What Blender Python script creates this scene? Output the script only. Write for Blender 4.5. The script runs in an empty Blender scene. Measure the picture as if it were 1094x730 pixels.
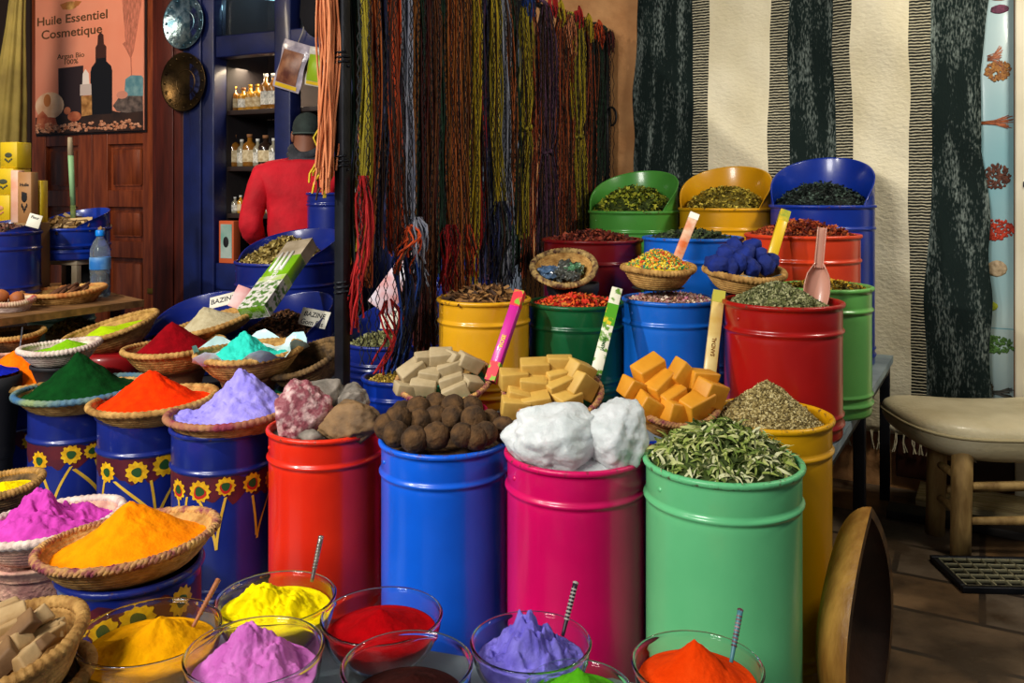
import bpy, bmesh, math, random
from mathutils import Vector, Matrix, noise
random.seed(7)
PI = math.pi
scene = bpy.context.scene
C = bpy.context.collection

# ------------------------------------------------------------ camera, light, exposure
CAMZ, F, HY, CX = 1.35, 920.0, 205.0, 547.0
cd = bpy.data.cameras.new('camera'); cam = bpy.data.objects.new('camera', cd); C.objects.link(cam)
cam.location = (0, 0, CAMZ); cam.rotation_euler = (PI/2, 0, 0)
cd.sensor_width = 36; cd.lens = 36*F/1094; cd.shift_y = -(365-HY)/1094; cd.clip_start = .05
scene.camera = cam
scene.view_settings.view_transform = 'Standard'; scene.view_settings.look = 'None'
scene.view_settings.gamma = 1; scene.view_settings.use_curve_mapping = False
scene.view_settings.exposure = 0.0
w = bpy.data.worlds.new('world'); scene.world = w; w.use_nodes = True
w.node_tree.nodes['Background'].inputs[0].default_value = (.75, .85, 1, 1)
w.node_tree.nodes['Background'].inputs[1].default_value = .13

def area(name, loc, target, size, power, col=(1, 1, 1), sy=None, spread=180):
    l = bpy.data.lights.new(name, 'AREA'); l.size = size; l.energy = power; l.color = col
    if sy: l.shape = 'RECTANGLE'; l.size_y = sy
    l.spread = math.radians(spread)
    o = bpy.data.objects.new(name, l); C.objects.link(o); o.location = loc
    o.rotation_euler = (Vector(target)-Vector(loc)).to_track_quat('-Z', 'Y').to_euler()
    return o
area('alley_sky', (-2.2, -.7, 3.0), (-.1, 2.5, .5), 1.2, 155, (1, .96, .90))
area('shop_lamp', (2.35, 2.2, 2.95), (1.35, 4.0, 1.3), .5, 62, (1, .93, .78))
area('door_lamp', (-2.9, 3.9, 2.85), (-3.4, 5.4, 1.6), .4, 26, (1, .82, .6))  # added fill to brighten the door wood, no fixture stands there
def spot(name, loc, target, power, angle, col, blend=.6, rad=.06):
    l = bpy.data.lights.new(name, 'SPOT'); l.energy = power; l.spot_size = math.radians(angle); l.spot_blend = blend
    l.color = col; l.shadow_soft_size = rad
    o = bpy.data.objects.new(name, l); C.objects.link(o); o.location = loc
    o.rotation_euler = (Vector(target)-Vector(loc)).to_track_quat('-Z', 'Y').to_euler()
    return o
spot('sun_gap', (-3.4, .6, 3.6), (-1.1, 3.3, .9), 650, 54, (1, .95, .85))

# ------------------------------------------------------------ frames
STALL = math.radians(-29.4); SHOP = math.radians(-25)
def fr(a, x, y, z=0): return Vector((x*math.cos(a)-y*math.sin(a), x*math.sin(a)+y*math.cos(a), z))
def st(u, v, z=0): return fr(STALL, u, v, z)
def at(px, D, z): return Vector(((px-CX)/F*D, D, z))           # pixel column, distance, height
def zz(py, D): return CAMZ-(py-HY)/F*D
def at2(px, py, D): return at(px, D, zz(py, D))
def on_u(px, v):                                                # stall-frame u of a pixel column on plane v
    t = (px-CX)/F; c, s = math.cos(STALL), -math.sin(STALL)
    return v*(c*t-s)/(c+s*t)
def on_s(px, v):
    t = (px-CX)/F; c, s = math.cos(SHOP), -math.sin(SHOP)
    return v*(c*t-s)/(c+s*t)

# ------------------------------------------------------------ materials
def lin(h):
    h = h.lstrip('#'); o = []
    for i in (0, 2, 4):
        c = int(h[i:i+2], 16)/255
        o.append(c/12.92 if c <= .04045 else ((c+.055)/1.055)**2.4)
    return (*o, 1)
_mc = {}
def mat(name, col, rough=.5, metal=0, col2=None, scale=8, bump=0, bscale=40, coat=0, stretch=None, trans=0, ior=1.45, contrast=(.35, .65), sss=0, detail=4, spec=None):
    if name in _mc: return _mc[name]
    m = bpy.data.materials.new(name); m.use_nodes = True; nt = m.node_tree; b = nt.nodes['Principled BSDF']
    c = lin(col) if isinstance(col, str) else (*col, 1)
    b.inputs['Base Color'].default_value = c; b.inputs['Roughness'].default_value = rough; b.inputs['Metallic'].default_value = metal
    b.inputs['IOR'].default_value = ior
    if coat: b.inputs['Coat Weight'].default_value = coat; b.inputs['Coat Roughness'].default_value = .12
    if trans: b.inputs['Transmission Weight'].default_value = trans
    if spec is not None: b.inputs['Specular IOR Level'].default_value = spec
    if sss: b.inputs['Subsurface Weight'].default_value = sss; b.inputs['Subsurface Radius'].default_value = (.05, .05, .05); b.inputs['Subsurface Scale'].default_value = .3
    tc = nt.nodes.new('ShaderNodeTexCoord'); src = tc.outputs['Object']
    if stretch:
        mp = nt.nodes.new('ShaderNodeMapping'); mp.inputs['Scale'].default_value = stretch
        nt.links.new(src, mp.inputs[0]); src = mp.outputs[0]
    if col2:
        n = nt.nodes.new('ShaderNodeTexNoise'); n.inputs['Scale'].default_value = scale; n.inputs['Detail'].default_value = detail
        r = nt.nodes.new('ShaderNodeMapRange'); r.inputs[1].default_value, r.inputs[2].default_value = contrast
        mx = nt.nodes.new('ShaderNodeMix'); mx.data_type = 'RGBA'
        mx.inputs[6].default_value = c; mx.inputs[7].default_value = lin(col2) if isinstance(col2, str) else (*col2, 1)
        nt.links.new(src, n.inputs['Vector']); nt.links.new(n.outputs['Fac'], r.inputs[0]); nt.links.new(r.outputs[0], mx.inputs[0]); nt.links.new(mx.outputs[2], b.inputs['Base Color'])
    if bump:
        n2 = nt.nodes.new('ShaderNodeTexNoise'); n2.inputs['Scale'].default_value = bscale; n2.inputs['Detail'].default_value = 5
        bp = nt.nodes.new('ShaderNodeBump'); bp.inputs['Strength'].default_value = bump; bp.inputs['Distance'].default_value = .01
        nt.links.new(src, n2.inputs['Vector']); nt.links.new(n2.outputs['Fac'], bp.inputs['Height']); nt.links.new(bp.outputs[0], b.inputs['Normal'])
    _mc[name] = m; return m
def paint(name, c, c2=None):
    return mat(name, c, .3, 0, c2 or c, 5, .03, 60, coat=.35)
def emit(name, col, s):
    m = bpy.data.materials.new(name); m.use_nodes = True; b = m.node_tree.nodes['Principled BSDF']
    b.inputs['Base Color'].default_value = (0, 0, 0, 1); b.inputs['Emission Color'].default_value = (*col, 1); b.inputs['Emission Strength'].default_value = s
    return m

# ------------------------------------------------------------ mesh helper
class MB:
    def __init__(s): s.v = []; s.f = []; s.m = []; s.sm = []
    def add(s, vs, fs, mi=0, smooth=True, M=None):
        o = len(s.v)
        s.v += [tuple(M @ Vector(p)) if M else tuple(p) for p in vs]
        s.f += [tuple(i+o for i in f) for f in fs]; s.m += [mi]*len(fs); s.sm += [smooth]*len(fs)
        return s
    def lathe(s, prof, n=48, mi=0, M=None, smooth=True, a0=0, a1=2*PI, fn=None):
        full = abs(a1-a0-2*PI) < 1e-6; k = n if full else n+1; vs = []; fs = []; L = len(prof)
        for i in range(k):
            a = a0+(a1-a0)*i/n
            for j, (r, z) in enumerate(prof):
                if fn: r, z = fn(a, j, r, z)
                vs.append((r*math.cos(a), r*math.sin(a), z))
        for i in range(n):
            i2 = (i+1) % k
            for j in range(L-1):
                fs.append((i*L+j, i2*L+j, i2*L+j+1, i*L+j+1))
        return s.add(vs, fs, mi, smooth, M)
    def box(s, x0, x1, y0, y1, z0, z1, mi=0, M=None):
        vs = [(x, y, z) for z in (z0, z1) for y in (y0, y1) for x in (x0, x1)]
        return s.add(vs, [(0, 2, 3, 1), (4, 5, 7, 6), (0, 1, 5, 4), (2, 6, 7, 3), (0, 4, 6, 2), (1, 3, 7, 5)], mi, False, M)
    def bbox(s, x0, x1, y0, y1, z0, z1, b=.004, mi=0, M=None, seg=2, jit=0):
        bm = bmesh.new(); bmesh.ops.create_cube(bm, size=1)
        for v in bm.verts: v.co = Vector(((x0+x1)/2+v.co.x*(x1-x0)+random.uniform(-jit, jit), (y0+y1)/2+v.co.y*(y1-y0)+random.uniform(-jit, jit), (z0+z1)/2+v.co.z*(z1-z0)+random.uniform(-jit, jit)))
        bmesh.ops.bevel(bm, geom=bm.edges[:], offset=b, segments=seg, affect='EDGES', profile=.6)
        bm.verts.index_update()
        s.add([v.co.copy() for v in bm.verts], [tuple(v.index for v in f.verts) for f in bm.faces], mi, True, M); bm.free(); return s
    def tube(s, pts, r, n=6, mi=0, M=None, cap=True, smooth=True):
        pts = [Vector(p) for p in pts]; vs = []; fs = []; N = len(pts)
        rr = r if isinstance(r, (list, tuple)) else [r]*N
        up = None
        for i, p in enumerate(pts):
            d = (pts[min(i+1, N-1)]-pts[max(i-1, 0)])
            if d.length < 1e-9: d = Vector((0, 0, 1))
            d.normalize()
            if up is None: up = d.orthogonal().normalized()
            else:
                up = up-d*up.dot(d)
                up = up.normalized() if up.length > 1e-6 else d.orthogonal().normalized()
            b = d.cross(up)
            for k in range(n):
                a = 2*PI*k/n; vs.append(p+(up*math.cos(a)+b*math.sin(a))*rr[i])
        for i in range(N-1):
            for k in range(n):
                k2 = (k+1) % n; fs.append((i*n+k, i*n+k2, (i+1)*n+k2, (i+1)*n+k))
        if cap: fs.append(tuple(range(n-1, -1, -1))); fs.append(tuple((N-1)*n+k for k in range(n)))
        return s.add(vs, fs, mi, smooth, M)
    def ico(s, sub, fn, mi=0, M=None, smooth=True):
        bm = bmesh.new(); bmesh.ops.create_icosphere(bm, subdivisions=sub, radius=1)
        for v in bm.verts: v.co = Vector(fn(v.co))
        bm.verts.index_update()
        s.add([v.co.copy() for v in bm.verts], [tuple(v.index for v in f.verts) for f in bm.faces], mi, smooth, M); bm.free(); return s
    def disc(s, cx, cy, z, rx, ry, n=20, mi=0, M=None):
        return s.add([(cx+rx*math.cos(2*PI*i/n), cy+ry*math.sin(2*PI*i/n), z) for i in range(n)], [tuple(range(n))], mi, False, M)
    def build(s, name, mats, parent=None, loc=None, rot=None):
        me = bpy.data.meshes.new(name); me.from_pydata(s.v, [], s.f)
        for m in (mats if isinstance(mats, (list, tuple)) else [mats]): me.materials.append(m)
        me.polygons.foreach_set('material_index', s.m); me.polygons.foreach_set('use_smooth', s.sm); me.update()
        o = bpy.data.objects.new(name, me); C.objects.link(o)
        if parent: o.parent = parent
        if loc is not None: o.location = loc
        if rot is not None: o.rotation_euler = rot
        return o
def tag(o, label=None, cat=None, group=None, kind=None):
    if label: o['label'] = label
    if cat: o['category'] = cat
    if group: o['group'] = group
    if kind: o['kind'] = kind
    return o
def thing(name, label, cat, loc=(0, 0, 0), rot=(0, 0, 0), group=None):
    o = bpy.data.objects.new(name, None); C.objects.link(o); o.location = loc; o.rotation_euler = rot; o.empty_display_size = .05
    return tag(o, label, cat, group)
def struct(name, mb, m, rot=None): return tag(mb.build(name, m, None, None, rot), kind='structure')
def copy_tree(o, parent=None):
    c = o.copy(); C.objects.link(c)
    if parent: c.parent = parent
    for ch in list(o.children): copy_tree(ch, c)
    return c
def lean(nx, ny): return Vector((0, 0, 1)).rotation_difference(Vector((nx, ny, 1)).normalized()).to_euler()
def T(x, y, z): return Matrix.Translation((x, y, z))
def E(rx=0, ry=0, rz=0): 
    from mathutils import Euler
    return Euler((rx, ry, rz)).to_matrix().to_4x4()
def text(body, size, m, parent, M, name='lettering', align='CENTER'):
    cu = bpy.data.curves.new('t', 'FONT'); cu.body = body; cu.size = size; cu.align_x = align; cu.extrude = .0006; cu.offset = size*.014; cu.resolution_u = 3
    to = bpy.data.objects.new('t', cu); C.objects.link(to)
    bpy.context.view_layer.update()
    me = bpy.data.meshes.new_from_object(to.evaluated_get(bpy.context.evaluated_depsgraph_get()))
    bpy.data.objects.remove(to); me.transform(M); me.materials.clear(); me.materials.append(m)
    o = bpy.data.objects.new(name, me); C.objects.link(o); o.parent = parent
    return o
def nz(p, s=1.0, seed=0): return noise.noise(Vector(p)*s+Vector((seed*7.3, seed*3.1, seed)))

# ------------------------------------------------------------ tins
def tin_profile(R, H, bead=None):
    b1 = H-(bead or .062*R/.17+.02); b2 = .04; br = .006
    return [(0, .004), (R-.012, 0), (R-.002, .003), (R, .01), (R, b2-.012), (R+.0003, b2-.007), (R+br, b2-.003), (R+br, b2+.003), (R+.0003, b2+.007), (R, b2+.011), (R, b2+.020), (R+.0003, b2+.023), (R+br*.8, b2+.027), (R+br*.8, b2+.031), (R+.0003, b2+.035), (R, b2+.04),
            (R, b1-.03), (R, b1-.014), (R-.001, b1-.009), (R+.0035, b1-.005), (R+br, b1-.0015), (R+br, b1+.0015), (R+.0035, b1+.005), (R-.001, b1+.009), (R, b1+.014), (R, H-.022), (R, H-.014), (R+.005, H-.01), (R+.007, H-.004), (R+.004, H), (R-.003, H), (R-.006, H-.006), (R-.006, H-.03), (R-.006, H-.10), (0, H-.10)]
def tin(label, px, pw, py, D, zb, m, hood=0, name='spice_tin', group='painted spice tins', hood_dir=None, loc=None, R=None, ztop=None, rivet=True, bead=None):
    if loc is None:
        R = pw*D/F/2; zt = zz(py, D); p = at(px, D, zb); H = zt-zb
    else: p = Vector(loc); H = ztop-p.z
    t = thing(name, label, 'tin', p, (0, 0, STALL), group)
    body = MB().lathe(tin_profile(R, H, bead), 64).build('body', m, t)
    if rivet:
        a = math.radians(-90-35)
        MB().lathe([(0, .003), (.004, .003), (.006, 0)], 12, M=T((R)*math.cos(a), R*math.sin(a), H-.045) @ E(0, 0, a) @ E(0, PI/2, 0)).build('rivet', m, body)
    wm = mat(m.name+'_worn', tuple(m.node_tree.nodes['Principled BSDF'].inputs['Base Color'].default_value)[:3], .35, 0, '#5a3a28', 70, .2, 60, contrast=(.58, .72))
    MB().lathe([(R+.004, H-.0125), (R+.0068, H-.010), (R+.0082, H-.005), (R+.0068, H-.0005), (R+.003, H+.0014), (R-.003, H+.0012), (R-.0065, H-.003), (R-.0068, H-.010)], 64).build('rolled_rim', wm, body)
    if hood:
        n = 48; vs = []; fs = []; q = 5
        a0, a1 = math.radians(-62), math.radians(242)
        for i in range(n+1):
            a = a0+(a1-a0)*i/n; c = (math.cos(a-PI/2)+.47)/1.47
            h = hood*max(0, c)**.62
            for (r, k) in ((R-.001, 0), (R-.001, .5), (R-.001, .97), (R+.001, 1.0), (R-.004, 1.0), (R-.006, .97), (R-.006, .5), (R-.006, 0)):
                vs.append((r*math.cos(a), r*math.sin(a), H-.004+h*k))
        for i in range(n):
            for j in range(7): fs.append((i*8+j, (i+1)*8+j, (i+1)*8+j+1, i*8+j+1))
        MB().add(vs, fs).build('hood', m, t)
    t['R'] = R; t['H'] = H
    return t, p+Vector((0, 0, H)), R

# ------------------------------------------------------------ baskets, bowls
straw = mat('straw', '#c79a55', .8, 0, '#8d6229', 30, .5, 90)
straw_dark = mat('straw_dark', '#7d5f36', .8, 0, '#3a2a16', 30, .5, 90)
straw_pink = mat('straw_pink', '#d8a98f', .8, 0, '#a9756b', 25, .5, 90)
straw_white = mat('straw_white', '#e0cfc0', .8, 0, '#b79c93', 25, .5, 90)
braid_maroon = mat('braid_maroon', '#7a3040', .8, 0, '#c79a55', 45, .5, 90)
braid_straw = mat('braid_straw', '#b98a48', .8, 0, '#7a5a28', 45, .5, 90)
braid_teal = mat('braid_teal', '#7d8f60', .8, 0, '#2f5f88', 9, .5, 90)
braid_mix = mat('braid_mix', '#b0854f', .8, 0, '#8a3044', 14, .5, 90)
def basket(label, loc, R, H, m=straw, rim=braid_straw, tilt=(0, 0), rb=.5, group='straw baskets of the stall', braid=.0115, name='straw_basket', coils=8, style='coil'):
    t = thing(name, label, 'basket', loc, lean(*tilt), group)
    # origin at the base; wall is a stack of coils
    prof = [(0, .004), (R*rb, .004)]; inn = []
    for i in range(coils*4+1):
        q = i/(coils*4); r = R*(rb+(1-rb)*q**.62); z = H*q
        bu = .003*abs(math.sin(q*coils*PI))
        prof.append((r+bu, z)); inn.append((r-.008+bu*.5, z+.004))
    prof += inn[::-1]+[(0, .010)]
    def wob(a, j, r, z): return r*(1+.012*math.sin(3*a+1)), z+.004*math.sin(2*a+.5)*(z/H)
    MB().lathe(prof, 56, fn=wob).build('bowl', m, t)
    b = MB()
    if style == 'braid':
        N = 150
        for k in range(3):                                      # three-strand braid round the edge
            pts = []
            for i in range(N+1):
                a = 2*PI*i/N; ph = a*34+k*2*PI/3
                rr = (R*(1+.012*math.sin(3*a+1)))+braid*.55*math.cos(ph); pts.append((rr*math.cos(a), rr*math.sin(a), H+.004*math.sin(2*a+.5)+braid*.5*math.sin(ph)+.003))
            b.tube(pts, braid*.62, 5, cap=False)
    else:                                                       # wrapped coil edge with fine stitches
        N = 240
        pts = [(R*(1+.012*math.sin(3*a+1))*math.cos(a), R*(1+.012*math.sin(3*a+1))*math.sin(a), H+.004*math.sin(2*a+.5)+.002) for a in [2*PI*i/N for i in range(N+1)]]
        b.tube(pts, [braid*(.88+.16*(i % 4 < 2)+.06*nz((i*.13, R, 0), 1, 2)) for i in range(N+1)], 10, cap=False)
    b.build('rim', rim, t)
    return t
LB = [None, 1, 1, .5]                                            # the basket last made: base, radius, height, base ratio
def heap(label, bloc, tilt, R, z0, h, m, name='powder_heap', cat='powder', off=(0, 0), lump=.12, p=1.0, edge=.0, seed=1, sharp=1.25):
    """A cone of powder filling a vessel: R radius of the filled ring, z0 its height in the vessel frame, h the peak above it."""
    if LB[0] is bloc: R = min(R, LB[1]*(LB[3]+(1-LB[3])*(z0/LB[2])**.62)-.009)
    n, L = 96, 46; vs = []; fs = []
    def zf(x, y):
        dx, dy = x-off[0], y-off[1]; r = math.hypot(dx, dy)/R; r0 = math.hypot(x, y)/R
        c = max(0, 1-r*1.06)**sharp
        c = math.sqrt(c*c+.0016)-.04; c -= .16*max(0, c-.72)**1.2*2
        f = lump*h*(nz((x, y, 0), 14/(R/.15), seed)*1.0+.55*nz((x, y, 0), 38/(R/.15), seed+3)+.3*nz((x, y, 0), 90/(R/.15), seed+5))*(1-.6*r0)
        return h*c+f-edge*r0**2
    vs = [(0, 0, zf(0, 0))]
    for j in range(1, L+1):
        for i in range(n):
            a = 2*PI*i/n; r = R*j/L; x, y = r*math.cos(a), r*math.sin(a); vs.append((x, y, zf(x, y)))
    for i in range(n): fs.append((0, 1+i, 1+(i+1) % n))
    for j in range(L-1):
        for i in range(n):
            i2 = (i+1) % n; fs.append((1+j*n+i, 1+(j+1)*n+i, 1+(j+1)*n+i2, 1+j*n+i2))
    o = len(vs); 
    for i in range(n): a = 2*PI*i/n; vs.append((.80*R*math.cos(a), .80*R*math.sin(a), -min(.02, z0*.5)))
    for i in range(n): i2 = (i+1) % n; fs.append((1+(L-1)*n+i, o+i, o+i2, 1+(L-1)*n+i2))
    rot = lean(*tilt); lift = rot.to_matrix() @ Vector((0, 0, z0))
    ob = MB().add(vs, fs).build(name, m, None, Vector(bloc)+lift, rot)
    return tag(ob, label, cat, None, 'stuff')
def powder(name, c, c2): return mat(name, c, .95, 0, c2, 30, .25, 140, spec=.1)

def bits(kind, rng, size):
    """Vertices and faces of one dried piece."""
    s = size*rng.uniform(.6, 1.35)
    if kind == 'flake':
        b = s*rng.uniform(-.5, .5); w_ = s*rng.uniform(.3, .7)
        return [(-s, -w_*.5, 0), (0, -w_, b), (s, -w_*.3, 0), (-s, w_*.5, .1*s), (0, w_, b+.1*s), (s, w_*.3, 0)], [(0, 1, 4, 3), (1, 2, 5, 4)]
    if kind == 'grain':
        a = s*.55
        return [(s, 0, 0), (-s, 0, 0), (0, a, 0), (0, -a, 0), (0, 0, a), (0, 0, -a)], [(0, 2, 4), (2, 1, 4), (1, 3, 4), (3, 0, 4), (2, 0, 5), (1, 2, 5), (3, 1, 5), (0, 3, 5)]
    if kind == 'stick':
        a = s*.14; c = rng.uniform(-.25, .25)*s
        return [(-s, -a, -a), (-s, a, -a), (-s, 0, a), (0, -a+c, -a), (0, a+c, -a), (0, c, a), (s, -a, -a), (s, a, -a), (s, 0, a)], [(0, 3, 5, 2), (1, 0, 3, 4)[::-1], (1, 2, 5, 4), (3, 6, 8, 5), (4, 3, 6, 7)[::-1], (4, 5, 8, 7)]
    if kind == 'curl':
        n = 6; vs = []; fs = []; bend = rng.uniform(1.2, 4.2); tw = rng.uniform(-1, 1); L = s*rng.uniform(1.7, 2.7)
        for i in range(n+1):
            q = i/n; a = (q-.5)*bend; x = L*math.sin(a)/bend*1.2; z = L*(math.cos(a)-1)/bend*1.2
            ww = s*.19*math.sin(PI*(.10+.84*q))
            c, d = math.cos(tw*q), math.sin(tw*q)
            vs += [(x, -ww*c, z-ww*d+ww*.4), (x, 0, z), (x, ww*c, z+ww*d+ww*.4)]
        for i in range(n):
            for k in range(2): fs.append((i*3+k, i*3+3+k, i*3+4+k, i*3+1+k))
        return vs, fs
    if kind == 'puff':
        vs = []; fs = []
        for k in range(3):
            a = rng.uniform(0, 6.28); o = len(vs); q = .6*s
            vs += [(0, 0, 0), (q*math.cos(a), q*math.sin(a), q*.5), (s*math.cos(a+.5), s*math.sin(a+.5), .2*q), (q*math.cos(a+1), q*math.sin(a+1), q*.5)]; fs.append((o, o+1, o+2, o+3))
        return vs, fs
def pile(label, loc, R, h, mats, n, kind, size, name='herb_pile', cat='dried herbs', p=1.6, z_edge=-.02, seed=1, off=(0, 0), base=None, lying=.6, rot=None, depth=.05):
    """Loose dried goods heaped on a rim: a solid core plus n separate pieces, one object."""
    rng = random.Random(seed); b = MB()
    def zf(x, y):
        r = math.hypot(x-off[0], y-off[1])/(R*1.04); return z_edge+h*max(0, 1-r**p)+.006*nz((x, y, 0), 25, seed)
    n_, L = 40, 14; vs = [(0, 0, zf(0, 0)-size*.3)]; fs = []
    for j in range(1, L+1):
        for i in range(n_):
            a = 2*PI*i/n_; r = R*j/L; x, y = r*math.cos(a), r*math.sin(a); vs.append((x, y, zf(x, y)-size*.3))
    for i in range(n_): fs.append((0, 1+i, 1+(i+1) % n_))
    for j in range(L-1):
        for i in range(n_): i2 = (i+1) % n_; fs.append((1+j*n_+i, 1+(j+1)*n_+i, 1+(j+1)*n_+i2, 1+j*n_+i2))
    o = len(vs)
    for i in range(n_): a = 2*PI*i/n_; vs.append((R*.93*math.cos(a), R*.93*math.sin(a), z_edge-depth))
    for i in range(n_): i2 = (i+1) % n_; fs.append((1+(L-1)*n_+i, o+i, o+i2, 1+(L-1)*n_+i2))
    b.add(vs, fs, 0 if base is None else base)
    for k in range(n):
        a = rng.uniform(0, 2*PI); r = R*.97*math.sqrt(rng.random()); x, y = r*math.cos(a), r*math.sin(a)
        M = T(x, y, zf(x, y)+rng.uniform(0, size*.5)) @ E(rng.gauss(0, lying), rng.gauss(0, lying), rng.uniform(0, 6.28))
        pv, pf = bits(kind, rng, size); b.add(pv, pf, rng.randrange(len(mats)), kind in ('curl', 'puff'), M)
    ob = b.build(name, mats, None, loc, rot)
    return tag(ob, label, cat, None, 'stuff')
def cols(pre, *cs, rough=.8): return [mat(pre+'_'+c.strip('#'), c, rough, 0, None) for c in cs]

glass = mat('bowl_glass', (1, 1, 1), .03, trans=1, ior=1.45)
def glass_bowl(label, px, pw, py, D, zb=.45):
    R = pw*D/F/2; H = zz(py, D)-zb
    t = thing('glass_bowl', label, 'bowl', at(px, D, zb), (0, 0, 0), 'glass bowls of powder')
    rb = .45*R; th = .0032; out = []; inn = []
    for i in range(17):
        q = i/16; r = rb+(R-rb)*math.sin(q*PI/2)**.9; out.append((r, .006+(H-.006)*(1-math.cos(q*PI/2))**.85 if i else .003))
    for (r, z) in out[::-1]: inn.append((r-th if r > rb+.001 else r-th, z+th*.7 if z < H-.01 else z))
    prof = [(0, .003), (rb*.8, .003), (rb*.86, 0), (rb*.95, 0)]+out+[(R+.002, H+.001), (R+.0025, H+.004), (R, H+.006), (R-th, H+.004)]+inn+[(0, .008)]
    MB().lathe(prof, 72).build('bowl', glass, t)
    return t, R, H

# ============================================================ SETTING
V_WALL = 4.28; S_WALL = 4.0
RS = (0, 0, STALL); RL = (0, 0, SHOP)
plaster = mat('plaster', '#c9935f', .9, 0, '#b07a4a', 6, .8, 22)
# floor of stone slabs
def floor_mat():
    m = mat('stone_floor', '#57493c', .45, 0, '#8a7258', 3, .3, 18); nt = m.node_tree; b = nt.nodes['Principled BSDF']
    tc = nt.nodes.new('ShaderNodeTexCoord'); mp = nt.nodes.new('ShaderNodeMapping'); mp.inputs['Rotation'].default_value = (0, 0, .5)
    br = nt.nodes.new('ShaderNodeTexBrick'); br.inputs['Scale'].default_value = .9; br.inputs['Mortar Size'].default_value = .012; br.inputs['Mortar Smooth'].default_value = .4
    br.inputs['Color1'].default_value = lin('#66594a'); br.inputs['Color2'].default_value = lin('#6b4d2c'); br.inputs['Mortar'].default_value = lin('#2a211a')
    n = nt.nodes.new('ShaderNodeTexNoise'); n.inputs['Scale'].default_value = 5; n.inputs['Detail'].default_value = 8
    r = nt.nodes.new('ShaderNodeMapRange'); r.inputs[1].default_value = .40; r.inputs[2].default_value = .62
    mx = nt.nodes.new('ShaderNodeMix'); mx.data_type = 'RGBA'; mx.inputs[7].default_value = lin('#3a2a1a')
    nt.links.new(tc.outputs['Object'], mp.inputs[0]); nt.links.new(mp.outputs[0], br.inputs['Vector']); nt.links.new(tc.outputs['Object'], n.inputs['Vector'])
    nt.links.new(n.outputs['Fac'], r.inputs[0]); nt.links.new(r.outputs[0], mx.inputs[0]); nt.links.new(br.outputs['Color'], mx.inputs[6]); nt.links.new(mx.outputs[2], b.inputs['Base Color'])
    return m
struct('floor', MB().box(-6, 5, -1.5, 7, -.05, 0), floor_mat())
u655, u_end = -2.35, on_u(1084, V_WALL)
struct('wall_back', MB().box(u655, u_end+.9, V_WALL, V_WALL+.1, 0, 3.0), plaster, RS)
struct('blocker_ceiling', MB().box(-8.5, 2.2, 1.9, 7.5, 3.0, 3.06), mat('blocker_wood', '#3a2a1c', .8), RS)  # out of view, added to block sky light and darken the back left
cream_paint = mat('cream_paint', '#e9e0c6', .6, 0, '#d8ceb0', 3)
struct('trim_1', MB().bbox(u_end, u_end+.6, V_WALL-.05, V_WALL, 0, 3.0, .008), cream_paint, RS)
darkwood = mat('dark_skirting', '#3d1c12', .5, 0, '#2a120b', 4, .1)
struct('baseboard_back', MB().bbox(-.4, u_end, V_WALL-.025, V_WALL, 0.06, .27, .006), darkwood, RS)
mt = MB(); 
for i in range(7): mt.bbox(-.3, u_end+.3, V_WALL-.30+i*.037, V_WALL-.30+i*.037+.034, .0, .062, .005)
struct('trim_2', mt, mat('pale_step', '#cdb887', .7, 0, '#a58f5c', 30, .2, 60, stretch=(.3, 4, 4)), RS)
struct('trim_3', MB().bbox(-.4, u_end+.3, V_WALL-.42, V_WALL-.30, 0, .035, .006), mat('dark_kerb', '#2b241d', .7, 0, '#1c1712', 8), RS)

# ---- shop wall on the left: panelled doors, blue shop front
wood = mat('red_wood', '#8f4422', .42, 0, '#652a14', 5, .12, 30, coat=.2, stretch=(6, 6, .7))
wood_d = mat('jamb_wood', '#571d10', .45, 0, '#38110a', 4, .1, 30, stretch=(6, 6, .7))
bluep = mat('shop_blue', '#101f5c', .45, 0, '#0a1440', 5, .1, 30, coat=.2)
black = mat('dark_inside', '#0b0a0d', .8)
def zs(px, py): 
    s = on_s(px, S_WALL); P = fr(SHOP, s, S_WALL); return s, zz(py, P.y)
s36, s98, s169, s203 = [on_s(p, S_WALL) for p in (34, 98.6, 169, 203)]
sL = -7.2; sR = on_s(430, S_WALL)
struct('wall_left', MB().box(sL, s36-.02, S_WALL, S_WALL+.1, 0, 3.0).box(s36-.02, s203+.02, S_WALL+.06, S_WALL+.12, 0, 3).box(s36-.02, s203, S_WALL, S_WALL+.06, 2.75, 3), mat('left_wall_dark', '#2a1a16', .8), RL)
def door_leaf(n, a, b_):
    m = MB(); st_ = .17; zr = [0.0, .14, .92, 1.03, 1.25, 1.36, 1.66, 1.80, 2.55, 2.74]
    m.bbox(a, a+st_*.8, S_WALL, S_WALL+.045, 0, 2.74, .004); m.bbox(b_-st_*.8, b_, S_WALL, S_WALL+.045, 0, 2.74, .004)
    for k in range(0, 10, 2): m.bbox(a+st_*.8, b_-st_*.8, S_WALL+.004, S_WALL+.045, zr[k], zr[k+1], .004)
    d = struct('door_%d' % n, m, wood, RL)
    for k in range(1, 9, 2):
        x0, x1, z0, z1 = a+st_*.8, b_-st_*.8, zr[k], zr[k+1]; p = MB()
        p.box(x0, x1, S_WALL+.03, S_WALL+.045, z0, z1); p.bbox(x0+.03, x1-.03, S_WALL+.012, S_WALL+.035, z0+.028, z1-.028, .012, seg=1)
        p.build('door_panel', wood, d)
    return d
door_leaf(1, s36, s98-.004); d2 = door_leaf(2, s98+.004, s169)
hz = MB().bbox(s169-.09, s169-.0, S_WALL-.006, S_WALL, .70, .735, .002); hz.build('door_latch', mat('brass', '#b08a3c', .35, 1), d2)
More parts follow.
